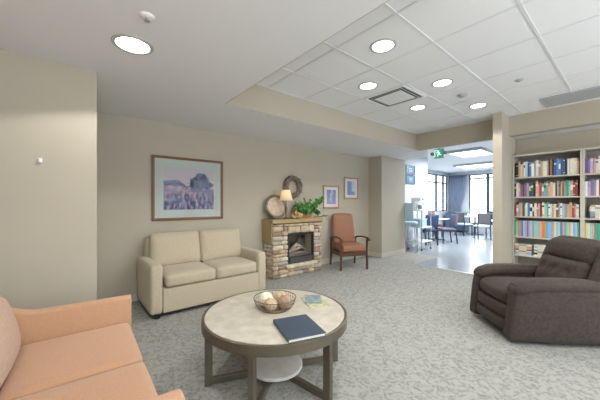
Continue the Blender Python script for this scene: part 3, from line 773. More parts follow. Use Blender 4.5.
def framed(name, x0, x1, z0, z1, fw, fd_, frame_m, mat_m, mw, fn, label, nx=90, ny=80, cat='picture', group=None):
    t = thing(name, label, cat, ((x0+x1)/2, YB, (z0+z1)/2), 0, group); w_ = (x1-x0)/2; h_ = (z1-z0)/2
    f = MB()
    def member(p0, p1, q1, q0):   # mitred side with a raised profile
        pass
    prof = [(0.0, 0.0), (0.0, -fd_), (fw*0.35, -fd_-0.004), (fw*0.7, -fd_+0.004), (fw, -fd_+0.008), (fw, 0.0)]
    corners = [(-1, -1), (1, -1), (1, 1), (-1, 1)]
    vs = []; fs = []; n = len(prof)
    for (cx, cz) in corners:
        for (o, y) in prof: vs.append((cx*(w_-o), y, cz*(h_-o)))
    for i in range(4):
        i2 = (i+1) % 4
        for k in range(n): k2 = (k+1) % n; fs.append((i*n+k, i2*n+k, i2*n+k2, i*n+k2))
    f.add(vs, fs); f.build('frame', frame_m, t)
    MB().box((-w_+fw, -0.008, -h_+fw), (w_-fw, -0.001, h_-fw)).build('mat_board', mat_m, t)
    iw, ih = 2*(w_-fw-mw[0]), 2*(h_-fw-mw[1])
    printed('print', iw, ih, nx, ny, fn, t, -0.0095)
    MB().box((-w_+fw, -0.0135, -h_+fw), (w_-fw, -0.012, h_-fw)).build('glass', 'picglass', t)
    return t
framed('framed_painting', 0.90, 1.935, 1.06, 1.975, 0.036, 0.026, 'redwood', 'mat_board', (0.115, 0.115), landscape,
       'large landscape painting of a flower field, framed in reddish wood, above the cream loveseat')
def pr1(u, v):
    c = lerp((0.30, 0.30, 0.42), (0.14, 0.17, 0.34), v+0.4*N(u, v, 7, 2))
    if 0.3 < u < 0.75 and N(u, v, 5, 5) > -0.1: c = lerp(c, (0.55, 0.60, 0.72), 0.5+0.5*N(u, v, 14))
    if v < 0.25: c = lerp(c, (0.20, 0.22, 0.45), 0.6)
    return c
def pr2(u, v):
    c = lerp((0.16, 0.22, 0.50), (0.30, 0.30, 0.38), u+0.4*N(u, v, 7, 12))
    if u > 0.55 and v > 0.25: c = lerp(c, (0.62, 0.72, 0.85), 0.6+0.4*N(u, v, 9, 1))
    return c
framed('framed_print', 4.20, 4.70, 1.19, 1.69, 0.034, 0.022, 'oak', 'mat_white', (0.075, 0.06), pr1,
       'square framed print in a pale oak frame, the lower one beside the ivy', 30, 30, group=None)
framed('framed_print', 4.87, 5.37, 1.40, 1.905, 0.034, 0.022, 'oak', 'mat_white', (0.08, 0.06), pr2,
       'square framed print in a pale oak frame, hung higher near the corner', 30, 30, group=None)

# ------------------------------------------------------------------ rust armchair (local: faces +X)
t = thing('armchair', 'rust orange high-back armchair with dark wooden arms in the back corner', 'chair', (4.43, 3.765, 0), math.atan2(-0.90, -0.44))
def leg_post(x, y, z1, dx=0.0, r=0.018):
    return MB().bar([(x+dx, y, 0), (x, y, 0.3), (x, y, z1)], 0.036, 0.036, up=(1, 0, 0))
for sy in (-1, 1):
    leg_post(0.27, sy*0.275, 0.60).build('leg', 'walnut', t, bevel=0.004)
    leg_post(-0.27, sy*0.275, 0.56, -0.05).build('leg', 'walnut', t, bevel=0.004)
    MB().bar([(-0.28, sy*0.275, 0.56), (-0.15, sy*0.28, 0.605), (0.05, sy*0.285, 0.625), (0.24, sy*0.29, 0.62), (0.33, sy*0.29, 0.60), (0.355, sy*0.29, 0.575)], 0.055, 0.028).build('armrest', 'walnut', t, bevel=0.008)
    MB().box((-0.27, sy*0.275-0.012, 0.27), (0.27, sy*0.275+0.012, 0.34)).build('side_rail', 'walnut', t)
MB().box((0.255, -0.26, 0.27), (0.28, 0.26, 0.345)).box((-0.28, -0.26, 0.27), (-0.255, 0.26, 0.345)).build('seat_rail', 'walnut', t)
MB().rbox((0.01, 0, 0.415), (0.56, 0.50, 0.14), 0.045, (0.006, 0.004, 0.018), n=12).build('seat', 'rust', t, smooth=True)
def bk(o, p):
    tp = max(0.0, o[2]/0.34)
    return (o[0], o[1]*(1-0.06*tp), o[2] + (0.025*(1-(p[1])**2) if p[2] > 0 else 0)*max(0, p[2]))
MB().rbox((-0.285, 0, 0.755), (0.10, 0.50, 0.62), 0.045, (0.02, 0.0, 0.0), n=12, rot=Euler((0, math.radians(-11), 0)).to_matrix(), fn=bk).build('backrest', 'rust', t, smooth=True)
MB().tube([(-0.232+0.02, -0.215, 0.48), (-0.235+0.005, -0.215, 0.60), (-0.29, -0.2, 0.98)], 0.005, 6).tube([(-0.212, 0.215, 0.48), (-0.23, 0.215, 0.60), (-0.29, 0.2, 0.98)], 0.005, 6).build('piping', 'rust', t)

# ------------------------------------------------------------------ brown recliner (local: faces +X, near arm is +Y)
t = thing('recliner', 'dark brown upholstered recliner armchair in front of the bookcase', 'chair', (3.725, 0.655, 0), math.radians(135))
RW = 0.38
def rarm(sy):
    # side panel plus rolled pad; the panel flares out and sags at the front
    def fn(o, p):
        k = 0.02*(1-p[2]**2)
        front = max(0.0, (o[0]-0.10)/0.34)
        return (o[0] + front*(0.012-0.035*p[2]), o[1] + sy*k*0.6, o[2] + 0.012*front)
    MB().rbox((0.005, sy*(RW-0.075), 0.29), (0.88, 0.135, 0.53), 0.032, (0.01, 0.01, 0), n=14, fn=fn).build('arm_panel', 'brown', t, smooth=True)
    def fp(o, p):
        f_ = (o[0]+0.36)/0.72
        return (o[0], o[1]*(0.85+0.22*f_), o[2] + 0.01*math.sin(f_*PI) - 0.03*max(0, f_-0.85)/0.15*(1 if p[0] > 0 else 0))
    MB().rbox((0.045, sy*(RW-0.070), 0.535), (0.79, 0.172, 0.115), 0.058, (0.008, 0.005, 0.012), n=14, fn=fp).build('arm_pad', 'brown', t, smooth=True)
rarm(1); rarm(-1)
MB().rbox((0.135, 0, 0.395), (0.60, 0.52, 0.17), 0.06, (0.03, 0.0, 0.03), n=12).build('seat_cushion', 'brown', t, smooth=True)
def ff(o, p): return (o[0] + 0.025*math.cos(p[2]*PI*1.0), o[1], o[2])
MB().rbox((0.395, 0, 0.255), (0.13, 0.54, 0.14), 0.04, (0.02, 0.0, 0.0), n=10).rbox((0.405, 0, 0.13), (0.13, 0.54, 0.14), 0.05, (0.02, 0, 0), n=10).build('footrest', 'brown', t, smooth=True)
MB().rbox((-0.02, 0, 0.20), (0.70, 0.52, 0.24), 0.03, n=5).build('body', 'brown', t, smooth=True)
rt = Euler((0, math.radians(-20), 0)).to_matrix()
def tuft(o, p):
    x = o[0]
    if p[0] > 0:
        for (ty, tz) in ((-0.13, 0.03), (0.02, 0.03), (0.16, 0.03)):
            dd = math.hypot(o[1]-ty, o[2]-tz); x -= 0.035*math.exp(-(dd/0.04)**2)
    return (x, o[1], o[2])
MB().rbox((-0.265, 0, 0.575), (0.20, 0.53, 0.36), 0.08, (0.05, 0, 0.0), n=20, rot=rt, fn=tuft).build('lumbar_cushion', 'brown', t, smooth=True)
MB().rbox((-0.385, 0, 0.805), (0.22, 0.56, 0.29), 0.10, (0.05, 0.01, 0.012), n=14, rot=rt).build('headrest', 'brown', t, smooth=True)
MB().rbox((-0.48, 0, 0.56), (0.16, 0.58, 0.68), 0.07, (0.02, 0, 0), n=10, rot=rt).build('backrest_shell', 'brown', t, smooth=True)
for sy in (-1, 1):
    MB().rbox((-0.38, sy*0.30, 0.64), (0.22, 0.09, 0.50), 0.04, (0.02, 0.01, 0.0), n=10, rot=rt).build('wing', 'brown', t, smooth=True)
MB().box((-0.30, -0.24, 0.0), (0.28, -0.20, 0.03)).box((-0.30, 0.20, 0.0), (0.28, 0.24, 0.03)).box((-0.30, -0.20, 0.03), (-0.27, 0.20, 0.09)).box((0.25, -0.24, 0.03), (0.28, 0.24, 0.09)).box((-0.30, -0.24, 0.03), (-0.27, 0.24, 0.09)).build('base_frame', 'black', t)

# ------------------------------------------------------------------ bookcases
BX0, BX1 = 5.90, 6.19
SH = [0.215, 0.43, 0.742, 1.085, 1.414, 1.745]       # top faces of the shelves
BH = 2.125
def bookcase(y1, y0, label):
    t = thing('bookcase', label, 'bookcase', (BX0, (y0+y1)/2, 0), 0, None); hw_ = (y1-y0)/2; D = BX1-BX0
    for sy in (-1, 1): MB().box((0, sy*hw_ - (0.023 if sy > 0 else 0), 0), (D, sy*hw_ + (0 if sy > 0 else 0.023), BH)).build('side_panel', 'case', t, bevel=0.0015)
    MB().box((0, -hw_+0.023, BH-0.025), (D, hw_-0.023, BH)).build('top_panel', 'case', t, bevel=0.0015)
    MB().box((D-0.008, -hw_+0.023, 0), (D-0.001, hw_-0.023, BH-0.025)).build('back_panel', 'case_back', t)
    for z in SH: MB().box((0.001, -hw_+0.023, z-0.022), (D-0.008, hw_-0.023, z)).build('shelf', 'case', t, bevel=0.0015)
    MB().box((0.01, -hw_+0.023, 0), (0.03, hw_-0.023, SH[0]-0.022)).build('kick_board', 'case', t)
    return t
Y1, Y2, Y3 = 1.366, 0.512, -0.342
bookcase(Y1, Y2+0.001, 'tall beige bookcase full of books beside the square post')
bookcase(Y2-0.001, Y3, 'tall beige bookcase at the right edge of the picture')

COL = {'cream': (0.66, 0.60, 0.47), 'white': (0.72, 0.72, 0.70), 'black': (0.025, 0.025, 0.03), 'navy blue': (0.04, 0.08, 0.20), 'blue': (0.08, 0.19, 0.42),
       'pale blue': (0.36, 0.50, 0.62), 'red': (0.38, 0.06, 0.05), 'dark red': (0.20, 0.035, 0.04), 'pink': (0.58, 0.31, 0.30), 'salmon': (0.62, 0.36, 0.26), 'tan': (0.44, 0.33, 0.22),
       'brown': (0.20, 0.12, 0.075), 'dark green': (0.03, 0.11, 0.08), 'green': (0.08, 0.30, 0.20), 'grey': (0.30, 0.31, 0.32), 'purple': (0.20, 0.14, 0.30), 'teal': (0.12, 0.36, 0.36),
       'orange': (0.62, 0.24, 0.07), 'yellow': (0.62, 0.50, 0.18), 'mint green': (0.24, 0.55, 0.42), 'lilac': (0.42, 0.33, 0.52), 'sky blue': (0.20, 0.42, 0.68)}
BM = {k: mat('book_' + k.replace(' ', '_'), c, 0.5) for k, c in COL.items()}
ORD = 'first second third fourth fifth sixth seventh eighth ninth tenth eleventh twelfth thirteenth fourteenth fifteenth sixteenth seventeenth eighteenth nineteenth twentieth'.split()
TEN = {2: 'twenty', 3: 'thirty', 4: 'forty'}
def ordinal(n):
    if n <= 20: return ORD[n-1]
    if n % 10 == 0: return TEN[n//10][:-1] + 'ieth'
    return TEN[n//10] + '-' + ORD[n % 10 - 1]
def book_mesh(th, h, d, spine, band, nb, rn=True):
    m = MB(); b = 0.0018
    # spine faces -X at x=0, thickness along Y, width along +X
    k = 5; pts = []
    for i in range(k+1):
        a = PI*i/k; pts.append((0.003 - 0.003*math.sin(a) if rn else 0.0, -th/2 + th*i/k))
    poly = [(p[0], p[1]) for p in pts] + [(0.006, th/2), (0.006, -th/2)]
    m.prism(poly, 2, 0, h, 0)
    m.box((0.006, -th/2, 0), (d, -th/2+b, h), 0).box((0.006, th/2-b, 0), (d, th/2, h), 0)
    m.box((0.006, -th/2+b, 0.003), (d-0.004, th/2-b, h-0.004), 1)
    for (z0, z1) in nb:
        m.box((-0.0004, -th/2+0.0012, h*z0), (0.002, th/2-0.0012, h*z1), 2)
    return m
rnd = random.Random(21)
def seq(lst): return [s_.strip() for s_ in lst.split(',')]
rows = [
 (5, 'left', 'top', seq('black,black,salmon,cream,salmon,white,pale blue,navy blue,blue,white,grey,cream,grey,tan,cream,white,tan,black,brown,black,navy blue,blue,blue,navy blue,navy blue,black,white,cream,white,cream,salmon,cream,white,dark red,black'), (0.215, 0.27)),
 (4, 'left', 'second', seq('black,white,pink,purple,dark red,purple,grey,navy blue,dark green,black,salmon,pink,red,grey,teal,grey,tan,salmon,cream,black,grey,brown,tan,brown,grey,green,mint green,tan,red,dark red,cream,navy blue,blue,blue,blue,grey'), (0.205, 0.25)),
 (3, 'left', 'third', seq('dark red,pink,grey,salmon,dark green,cream,white,blue,white,dark red,cream,grey,pink,dark red,cream,mint green,teal,white,cream,tan,cream,brown,grey,white,pale blue,grey,salmon,tan,red,salmon,white,teal,dark green,brown,salmon,tan'), (0.19, 0.235)),
]
def place_row(si, case, word, cols, hr, ya, yb, depth=(0.14, 0.19), thr=(0.018, 0.032), uniform=None):
    y = ya; n = 0; xs_ = BX0 + 0.018
    total = len(cols)
    while True:
        th = uniform[0] if uniform else rnd.uniform(*thr)
        if y - th < yb: break
        h = uniform[1] if uniform else rnd.uniform(*hr)
        c = cols[n % total]; n += 1
        d = 0.17 if uniform else rnd.uniform(*depth)
        band = rnd.choice(['cream', 'white', 'black', 'yellow', 'grey']) if not uniform else c
        if band == c: band = 'black' if c != 'black' else 'cream'
        nb = rnd.choice([[(0.74, 0.84)], [(0.62, 0.78)], [(0.1, 0.14), (0.68, 0.8)], [(0.4, 0.72)], [(0.84, 0.88), (0.12, 0.15)]]) if not uniform and rnd.random() < 0.55 else []
        m = book_mesh(th-0.0008, h, d, c, band, nb)
        dx = rnd.uniform(0.0, 0.02) if not uniform else 0
        if case == 'left': lab = f'{c} book, {ordinal(n)} from left on the {word} shelf, left bookcase'
        else: lab = f'{c} book, {ordinal(n)} from left on the {word} shelf, right bookcase'
        tag(m.build('book', [BM[c], 'paper', BM[band]], None, (xs_+dx, y-th/2, SH[si]+0.0005)), lab, 'book', f'books on the {word} shelf of the {case} bookcase')
        y -= th + (0.0003 if rnd.random() > 0.06 else 0.003)
LY0, LY1 = Y1-0.026, Y2+0.027
for (si, case, word, cols, hr) in rows: place_row(si, case, word, cols, hr, LY0, LY1)
stripe = seq('green,mint green,orange,grey,blue,pale blue,lilac,purple,lilac,pale blue,grey,mint green,mint green,lilac,salmon,orange,orange,teal,sky blue,sky blue,pink,cream,mint green,pale blue,blue,pink,teal,mint green,salmon,cream,sky blue,pale blue')
place_row(2, 'left', 'fourth', stripe, None, LY0, LY1, uniform=(0.0236, 0.268))
RY_0, RY_1 = Y2-0.026, 0.14
place_row(5, 'right', 'top', seq('purple,purple,lilac,pink,cream,white,cream,black,tan,grey,brown,cream,blue,red,grey'), (0.20, 0.25), RY_0, RY_1)
place_row(4, 'right', 'second', seq('white,lilac,purple,grey,white,red,black,green,green,white,tan,grey,navy blue,cream,red'), (0.21, 0.25), RY_0, RY_1)
place_row(2, 'right', 'fourth', seq('yellow,cream,mint green,pink,green,green,teal,grey,sky blue,orange,lilac,pale blue,teal,pink,salmon'), None, RY_0, RY_1, uniform=(0.0236, 0.268))

def flat_stack(y, z, cols, lab, grp, L=0.20, D=0.15):
    zz = z + 0.0005
    for i, c in enumerate(cols):
        th = rnd.uniform(0.020, 0.034); l_ = L*rnd.uniform(0.86, 1.0)
        m = book_mesh(th, l_, D*rnd.uniform(0.85, 1), c, 'cream', [(0.25, 0.7)])
        o = m.build('book', [BM[c], 'paper', BM['cream' if c != 'cream' else 'grey']], None, (BX0+0.02+rnd.uniform(0, 0.015), y + l_/2, zz+th/2), (math.radians(90), 0, 0))
        pos = 'at the bottom' if i == 0 else ('on top' if i == len(cols)-1 else f'{ordinal(i+1)} from the bottom')
        tag(o, f'{c} book lying flat, {pos} {lab}', 'book', grp)
        zz += th + 0.0006
flat_stack(1.22, SH[1], ['pale blue', 'sky blue', 'cream', 'dark red', 'salmon', 'tan', 'cream'], 'in the leftmost stack, fifth shelf', 'flat books in the leftmost stack on the fifth shelf', 0.24)
flat_stack(0.99, SH[1], ['white', 'black', 'cream', 'teal', 'white', 'mint green', 'white'], 'in the second stack, fifth shelf', 'flat books in the second stack on the fifth shelf', 0.19)
flat_stack(0.76, SH[1], ['tan', 'red', 'grey', 'white', 'cream'], 'in the third stack, fifth shelf', 'flat books in the third stack on the fifth shelf', 0.20)
flat_stack(0.33, SH[3], ['purple', 'grey', 'teal', 'grey', 'white', 'cream', 'tan'], 'in the right bookcase stack', 'flat books on the third shelf of the right bookcase', 0.22)

# ------------------------------------------------------------------ dining room
# exit sign with emergency lamp heads
t = thing('exit_sign', 'green running-man exit sign with grey lamp heads hanging from the ceiling beyond the beam', 'sign', (6.15, 2.71, 2.37), 0.1)
MB().box((-0.03, -0.09, -0.10), (0.03, 0.09, 0.10)).build('housing', 'grey_plastic', t, bevel=0.005)
MB().box((-0.033, -0.084, -0.094), (-0.0302, 0.084, 0.094)).build('sign_face', 'green_sign', t)
rm = MB()
def seg(p, q, w_): 
    rm.bar([(-0.0345, -p[0], p[1]), (-0.0345, -q[0], q[1])], w_, 0.002, up=(1, 0, 0))
rm.T = None
rm.lathe([(0.001, 0), (0.001, 0)], 4)  if False else None
rm.prism([(0.012 + 0.014*math.cos(2*PI*k/12)*1.0 - 0.004, 0.052 + 0.014*math.sin(2*PI*k/12)) for k in range(12)], 0, -0.0355, -0.0335)
seg((-0.005, 0.038), (0.008, -0.005), 0.022); seg((0.008, -0.005), (-0.02, -0.025), 0.012); seg((-0.02, -0.025), (-0.012, -0.065), 0.010)
seg((0.008, -0.005), (0.03, -0.03), 0.012); seg((0.03, -0.03), (0.055, -0.035), 0.010); seg((-0.005, 0.032), (-0.035, 0.02), 0.009); seg((-0.035, 0.02), (-0.04, 0.0), 0.008); seg((0.0, 0.03), (0.03, 0.012), 0.009)
seg((-0.075, 0.065), (-0.075, -0.07), 0.010); seg((-0.075, 0.065), (-0.03, 0.065), 0.010)
rm.build('running_figure', 'white_sign', t)
for sy in (-1, 1):
    MB().lathe([(0.001, -0.04), (0.028, -0.04), (0.038, 0.02), (0.036, 0.035), (0.001, 0.035)], 20, close=False).build('lamp_head', 'grey_plastic', t, loc=(-0.01, sy*0.131, 0.0), rot=(0, math.radians(-90), 0), smooth=True)
MB().box((-0.012, -0.13, -0.012), (0.012, 0.13, 0.012)).build('arm_bar', 'grey_plastic', t)
MB().cyl((0, 0, 0.10), (0, 0, HT-2.37), 0.012).lathe([(0.045, HT-2.37-0.015), (0.05, HT-2.37)], 20).build('mount', 'grey_plastic', t)

# notice boards on the servery end wall
for k, (z, lab) in enumerate(((2.285, 'upper dark blue notice board on the white wall past the corner'), (2.00, 'lower dark blue notice board on the white wall past the corner'))):
    t = thing('notice_board', lab, 'notice board', (7.81, YB, z), math.radians(90), None)
    MB().box((-0.02, -0.255, -0.135), (0.0, -0.24, 0.135)).box((-0.02, 0.24, -0.135), (0.0, 0.255, 0.135)).box((-0.02, -0.24, -0.135), (0, 0.24, -0.12)).box((-0.02, -0.24, 0.12), (0, 0.24, 0.135)).build('frame', 'frame_dark', t)
    MB().box((-0.012, -0.24, -0.12), (0, 0.24, 0.12)).build('panel', 'blue_board', t)
    MB().box((-0.0135, -0.10, 0.03), (-0.012, 0.09, 0.045)).box((-0.0135, -0.10, -0.01), (-0.012, 0.06, 0.0)).box((-0.0135, -0.10, -0.045), (-0.012, 0.08, -0.035)).build('text_lines', 'lightblue', t)

# ceiling light panels
def light_panel(x0, x1, y0, y1, lab):
    t = thing('ceiling_light_panel', lab, 'ceiling light', ((x0+x1)/2, (y0+y1)/2, HT), 0, 'suspended light panels in the dining room'); a = (x1-x0)/2; b = (y1-y0)/2
    f = MB(); th = 0.03; zz = -0.075
    f.box((-a, -b, zz), (a, -b+th, 0)).box((-a, b-th, zz), (a, b, 0)).box((-a, -b+th, zz), (-a+th, b-th, 0)).box((a-th, -b+th, zz), (a, b-th, 0))
    f.build('frame', 'grille', t)
    MB().box((-a+th, -b+th, -0.05), (a-th, b-th, -0.04)).build('diffuser', 'panel_light', t)
light_panel(8.25, 9.45, 2.56, 3.45, 'large rectangular glowing ceiling panel in the dining room, the nearer one')
light_panel(11.4, 12.6, 3.2, 4.5, 'large rectangular glowing ceiling panel in the dining room, nearer the curtain')
for (x, y) in ((8.85, 3.0), (12.0, 3.85)):
    l = bpy.data.lights.new('dining_lamp', 'AREA'); l.energy = 130; l.size = 0.8; l.color = (0.95, 0.97, 1.0)
    lo = bpy.data.objects.new('dining_lamp', l); C.objects.link(lo); lo.location = (x, y, HT-0.09)

# curtain, pleated
t = thing('curtain', 'blue grey full-length curtain gathered in the far corner of the dining room', 'curtain', (DX1-0.12, 5.40, 0.03))
cm = MB(); n = 120; vs = []; fs = []; rowsn = 14
for j in range(rowsn+1):
    v_ = j/rowsn; z = 2.55*v_
    pinch = 1.0 - 0.30*math.exp(-((v_-0.40)/0.22)**2)
    for i in range(n+1):
        u = i/n; y = (0.36 - 0.74*u*pinch)
        x = 0.04*math.cos(u*2*PI*9)*(0.8+0.2*v_)
        vs.append((x, y, z))
for j in range(rowsn):
    for i in range(n):
        a = j*(n+1)+i; fs.append((a, a+1, a+n+2, a+n+1))
cm.add(vs, fs); o = cm.build('drape', 'curtain', t, smooth='all'); q = o.modifiers.new('s', 'SOLIDIFY'); q.thickness = 0.004
MB().cyl((0, 0.38, 2.57), (0, -0.6, 2.57), 0.014).build('curtain_rod', 'frame_dark', t)
# low cabinet
t = thing('low_cabinet', 'low slate blue cabinet in the corner below the dining room curtain', 'cabinet', (13.75, 5.25, 0))
MB().box((-0.25, -0.42, 0.06), (0.25, 0.42, 0.84)).build('body', 'cabblue', t, bevel=0.005)
MB().box((-0.27, -0.44, 0.84), (0.27, 0.44, 0.87)).build('top', 'cabblue', t, bevel=0.004)
MB().box((-0.22, -0.40, 0), (0.22, 0.40, 0.06)).build('plinth', 'black', t)
for sy in (-1, 1):
    d = MB().box((-0.268, sy*0.21-0.2, 0.09), (-0.25, sy*0.21+0.2, 0.81)).build('door', 'cabblue', t, bevel=0.003)
    MB().box((-0.285, sy*0.04-0.008, 0.42), (-0.268, sy*0.04+0.008, 0.56)).build('handle', 'steel', d)

# dining chairs
def dining_chair(loc, rz, m, lab, grp=None, frame='frame_dark'):
    t = thing('dining_chair', lab, 'chair', loc, rz, grp)
    for sy in (-1, 1):
        MB().bar([(0.20, sy*0.20, 0), (0.19, sy*0.195, 0.42)], 0.032, 0.032, up=(1, 0, 0)).build('leg', frame, t)
        MB().bar([(-0.25, sy*0.20, 0), (-0.20, sy*0.20, 0.42), (-0.22, sy*0.20, 0.6), (-0.27, sy*0.20, 0.92)], 0.030, 0.032, up=(1, 0, 0)).build('leg', frame, t)
    MB().box((-0.19, -0.21, 0.385), (0.20, -0.18, 0.42)).box((-0.19, 0.18, 0.385), (0.20, 0.21, 0.42)).box((0.175, -0.18, 0.385), (0.205, 0.18, 0.42)).build('seat_frame', frame, t)
    MB().rbox((0.0, 0, 0.455), (0.44, 0.45, 0.07), 0.03, (0, 0, 0.01), n=6).build('seat', 'tabletop' if m == 'chair_grey' else m, t, smooth=True)
    MB().rbox((-0.235, 0, 0.745), (0.05, 0.44, 0.40), 0.022, (0.008, 0, 0), n=6, rot=Euler((0, math.radians(-9), 0)).to_matrix()).build('backrest', m, t, smooth=True)
    return t
def at(px, d): 
    tt = (px-300)/280; return (d*(0.640+tt*0.768), d*(0.768-tt*0.640), 0)
dining_chair(at(482, 10.3), math.radians(35), 'chair_grey', 'taupe dining chair with its back to the lounge, nearest the post')
dining_chair(at(464, 11.3), math.radians(-20), 'chair_grey', 'dining chair beside the curtain on the left side of the flower table')
dining_chair(at(489.5, 12.6), math.radians(170), 'chair_blue', 'dark blue dining chair on the window side of the flower table')
dining_chair(at(446.5, 9.2), math.radians(137), 'chair_purple', 'grey violet dining chair right of the small square table')
dining_chair(at(434, 11.1), math.radians(-118), 'chair_red', 'brick red dining chair behind the small square table')
dining_chair(at(427, 8.9), math.radians(60), 'chair_blue', 'dark blue dining chair between the beverage cart and small table')
def dining_table(loc, rz, lab, sz=0.8):
    t = thing('dining_table', lab, 'table', loc, rz)
    MB().rbox((0, 0, 0.745), (sz, sz, 0.03), 0.014, n=4).build('tabletop', 'tabletop', t, smooth=True)
    MB().cyl((0, 0, 0.03), (0, 0, 0.73), 0.035).build('pedestal', 'frame_dark', t)
    MB().bar([(-0.3, 0, 0.015), (0.3, 0, 0.015)], 0.06, 0.03).bar([(0, -0.3, 0.016), (0, 0.3, 0.016)], 0.06, 0.03).build('foot', 'frame_dark', t)
    return t
pa = at(475, 11.6); dining_table(pa, math.radians(20), 'pale square dining table carrying small flower vases before the far window', 0.9)
pb = at(436, 10.0); dining_table(pb, math.radians(10), 'small pale square dining table near the beverage cart', 0.75)
def vase(loc, lab):
    t = thing('flower_vase', lab, 'vase', loc)
    MB().lathe([(0.001, 0), (0.035, 0), (0.05, 0.05), (0.035, 0.11), (0.025, 0.13), (0.03, 0.14), (0.001, 0.135)], 20, close=False).build('vase', 'white', t, smooth=True)
    lv = MB(); r_ = random.Random(int(loc[0]*100)); s2 = MB()
    for k in range(12):
        a = r_.uniform(0, 2*PI); e = Vector((math.cos(a)*0.14, math.sin(a)*0.14, r_.uniform(0.2, 0.36))); s2.tube([(0, 0, 0.12), (e.x*0.4, e.y*0.4, e.z*0.75), tuple(e)], 0.003, 4)
        for q in range(3): leaf(lv, e*(0.75+0.12*q), Vector((r_.uniform(-1, 1), r_.uniform(-1, 1), r_.uniform(-.2, 1))), Vector((r_.uniform(-1, 1), -1, 1)), 0.07)
    s2.build('stems', 'stem', t)['kind'] = 'stuff'; lv.build('leaves', 'leafpale', t)['kind'] = 'stuff'
vase((pa[0]-0.20, pa[1]+0.18, 0.7605), 'small vase of pale leaves on the flower table, the left one')
vase((pa[0]+0.12, pa[1]-0.14, 0.7605), 'small vase of pale leaves on the flower table, the right one')

# bar stool light blue
t = thing('bar_stool', 'tall light blue bar stool with thin metal legs beside the wall corner', 'stool', at(410, 7.5), math.radians(20))
for sx in (-1, 1):
    for sy in (-1, 1): MB().tube([(sx*0.17, sy*0.17, 0), (sx*0.13, sy*0.13, 0.74)], 0.010, 8).build('leg', 'steel', t)
MB().tube([(0.155, 0.155, 0.25), (-0.155, 0.155, 0.25), (-0.155, -0.155, 0.25), (0.155, -0.155, 0.25)], 0.008, 6, closed=True).build('footrest_ring', 'steel', t)
MB().rbox((0, 0, 0.775), (0.36, 0.36, 0.07), 0.03, (0, 0, 0.01), n=6).build('seat', 'lightblue', t, smooth=True)
MB().rbox((-0.17, 0, 1.08), (0.04, 0.22, 0.46), 0.018, n=6, rot=Euler((0, math.radians(-5), 0)).to_matrix()).build('backrest', 'lightblue', t, smooth=True)
# beverage cart
pc = at(419.5, 8.0)
t = thing('beverage_cart', 'white beverage cart with coffee machine shelves at the dining room entrance', 'cart', pc, math.radians(90))
for sx in (-1, 1):
    for sy in (-1, 1): MB().box((sx*0.2-0.012, sy*0.26-0.012, 0.04), (sx*0.2+0.012, sy*0.26+0.012, 1.10)).build('post', 'steel', t)
for sx in (-1, 1):
    for sy in (-1, 1): MB().cyl((sx*0.2, sy*0.26-0.012, 0.022), (sx*0.2, sy*0.26+0.012, 0.022), 0.022, n=14).build('castor', 'black', t)
for z in (0.22, 0.62, 1.08): MB().box((-0.23, -0.29, z), (0.23, 0.29, z+0.025)).build('shelf', 'white', t, bevel=0.004)
cw = 0.0; sw = 1.0
def cp(x, y, z): return (pc[0]+x*cw-y*sw, pc[1]+x*sw+y*cw, z)
def on_cart(name, x, y, z, lab, cat):
    return thing(name, lab, cat, cp(x, y, z), math.radians(90))
t = on_cart('coffee_machine', 0, 0.09, 1.1055, 'white coffee machine on top of the beverage cart', 'coffee machine')
MB().box((-0.14, -0.13, 0), (0.14, 0.13, 0.03)).box((0.02, -0.13, 0.03), (0.14, 0.13, 0.28)).box((-0.14, -0.13, 0.25), (0.14, 0.13, 0.36)).build('body', 'white', t, bevel=0.008)
MB().lathe([(0.05, 0.03), (0.065, 0.08), (0.05, 0.15), (0.04, 0.16)], 20, c=(-0.06, 0, 0)).build('jug', 'grey_plastic', t, smooth=True)
MB().box((-0.143, -0.05, 0.29), (-0.14, 0.05, 0.33)).build('control_panel', 'blue_board', t)
t = on_cart('paper_cup_stack', -0.06, -0.17, 1.1055, 'stack of white paper cups on the beverage cart beside the coffee machine', 'cups')
cs = MB()
for k in range(8): cs.lathe([(0.028, 0.018*k), (0.038, 0.018*k+0.09), (0.041, 0.018*k+0.092), (0.041, 0.018*k+0.098)], 18)
cs.build('cups', 'white', t, smooth=True)
t = on_cart('storage_tub', 0, 0.05, 0.6455, 'pale blue storage tub on the middle shelf of the beverage cart', 'tub')
MB().box((-0.15, -0.18, 0), (0.15, 0.18, 0.20)).build('tub', 'lightblue', t, bevel=0.01); MB().box((-0.16, -0.19, 0.20), (0.16, 0.19, 0.22)).build('lid', 'white', t, bevel=0.004)

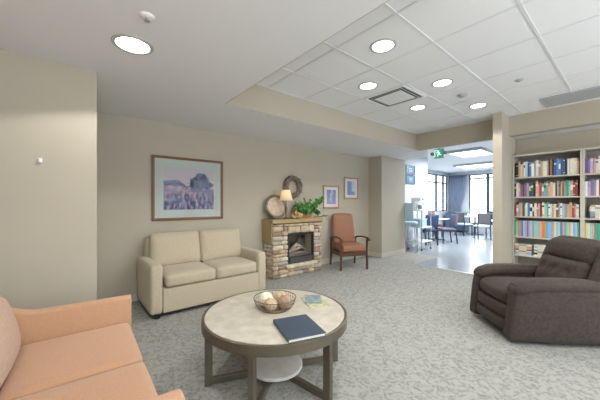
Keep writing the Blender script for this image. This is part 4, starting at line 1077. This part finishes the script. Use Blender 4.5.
# unseen uplighters added behind the viewpoint to brighten the ceiling
def fill_torchiere(x, y, p):
    t = thing('fill_uplighter', 'tall unseen uplighter added for fill light behind the viewpoint', 'lamp', (x, y, 0), 0, 'added fill uplighters behind the viewpoint')
    MB().lathe([(0.001, 0), (0.14, 0), (0.14, 0.015), (0.02, 0.03), (0.001, 0.03)], 28, close=False).build('base', 'steel', t, smooth=True)
    MB().cyl((0, 0, 0.03), (0, 0, 1.42), 0.012).build('pole', 'steel', t)
    MB().lathe([(0.02, 1.42), (0.10, 1.46), (0.17, 1.54), (0.166, 1.54), (0.098, 1.468), (0.02, 1.43)], 32, close=False).build('lamp_shade', 'white', t, smooth=True)
    l = bpy.data.lights.new('uplight', 'AREA'); l.shape = 'DISK'; l.size = 0.28; l.energy = p; l.color = (0.97, 0.98, 1.0)
    lo = bpy.data.objects.new('lamp', l); C.objects.link(lo); lo.location = (0, 0, 1.53); lo.rotation_euler = (PI, 0, 0); lo.parent = t
fill_torchiere(-0.55, -1.0, UP*0.8); fill_torchiere(2.0, -2.2, UP*0.8); fill_torchiere(4.6, -2.3, UP*0.45)

# ------------------------------------------------------------------ daylight
wd = bpy.data.worlds.new('World'); bpy.context.scene.world = wd; wd.use_nodes = True
bg = wd.node_tree.nodes['Background']; bg.inputs['Color'].default_value = (0.88, 0.94, 1.0, 1); bg.inputs['Strength'].default_value = 4.6

# ------------------------------------------------------------------ camera
cam = bpy.data.cameras.new('camera'); co = bpy.data.objects.new('camera', cam); C.objects.link(co)
cam.sensor_width = 36; cam.lens = 280/600*36; cam.clip_start = 0.05
cam.shift_y = 3/600.0
co.location = (0, 0, 1.308)
th = math.atan2(0.768, 0.640)
co.rotation_euler = (PI/2, 0, th - PI/2)
sc = bpy.context.scene; sc.camera = co
sc.view_settings.view_transform = 'Standard'; sc.view_settings.look = 'None'; sc.view_settings.gamma = 1; sc.view_settings.use_curve_mapping = False
sc.view_settings.exposure = 0.17
sc.cycles.use_denoising = True
sc.cycles.max_bounces = 10; sc.cycles.diffuse_bounces = 6
sc.cycles.sample_clamp_indirect = 6
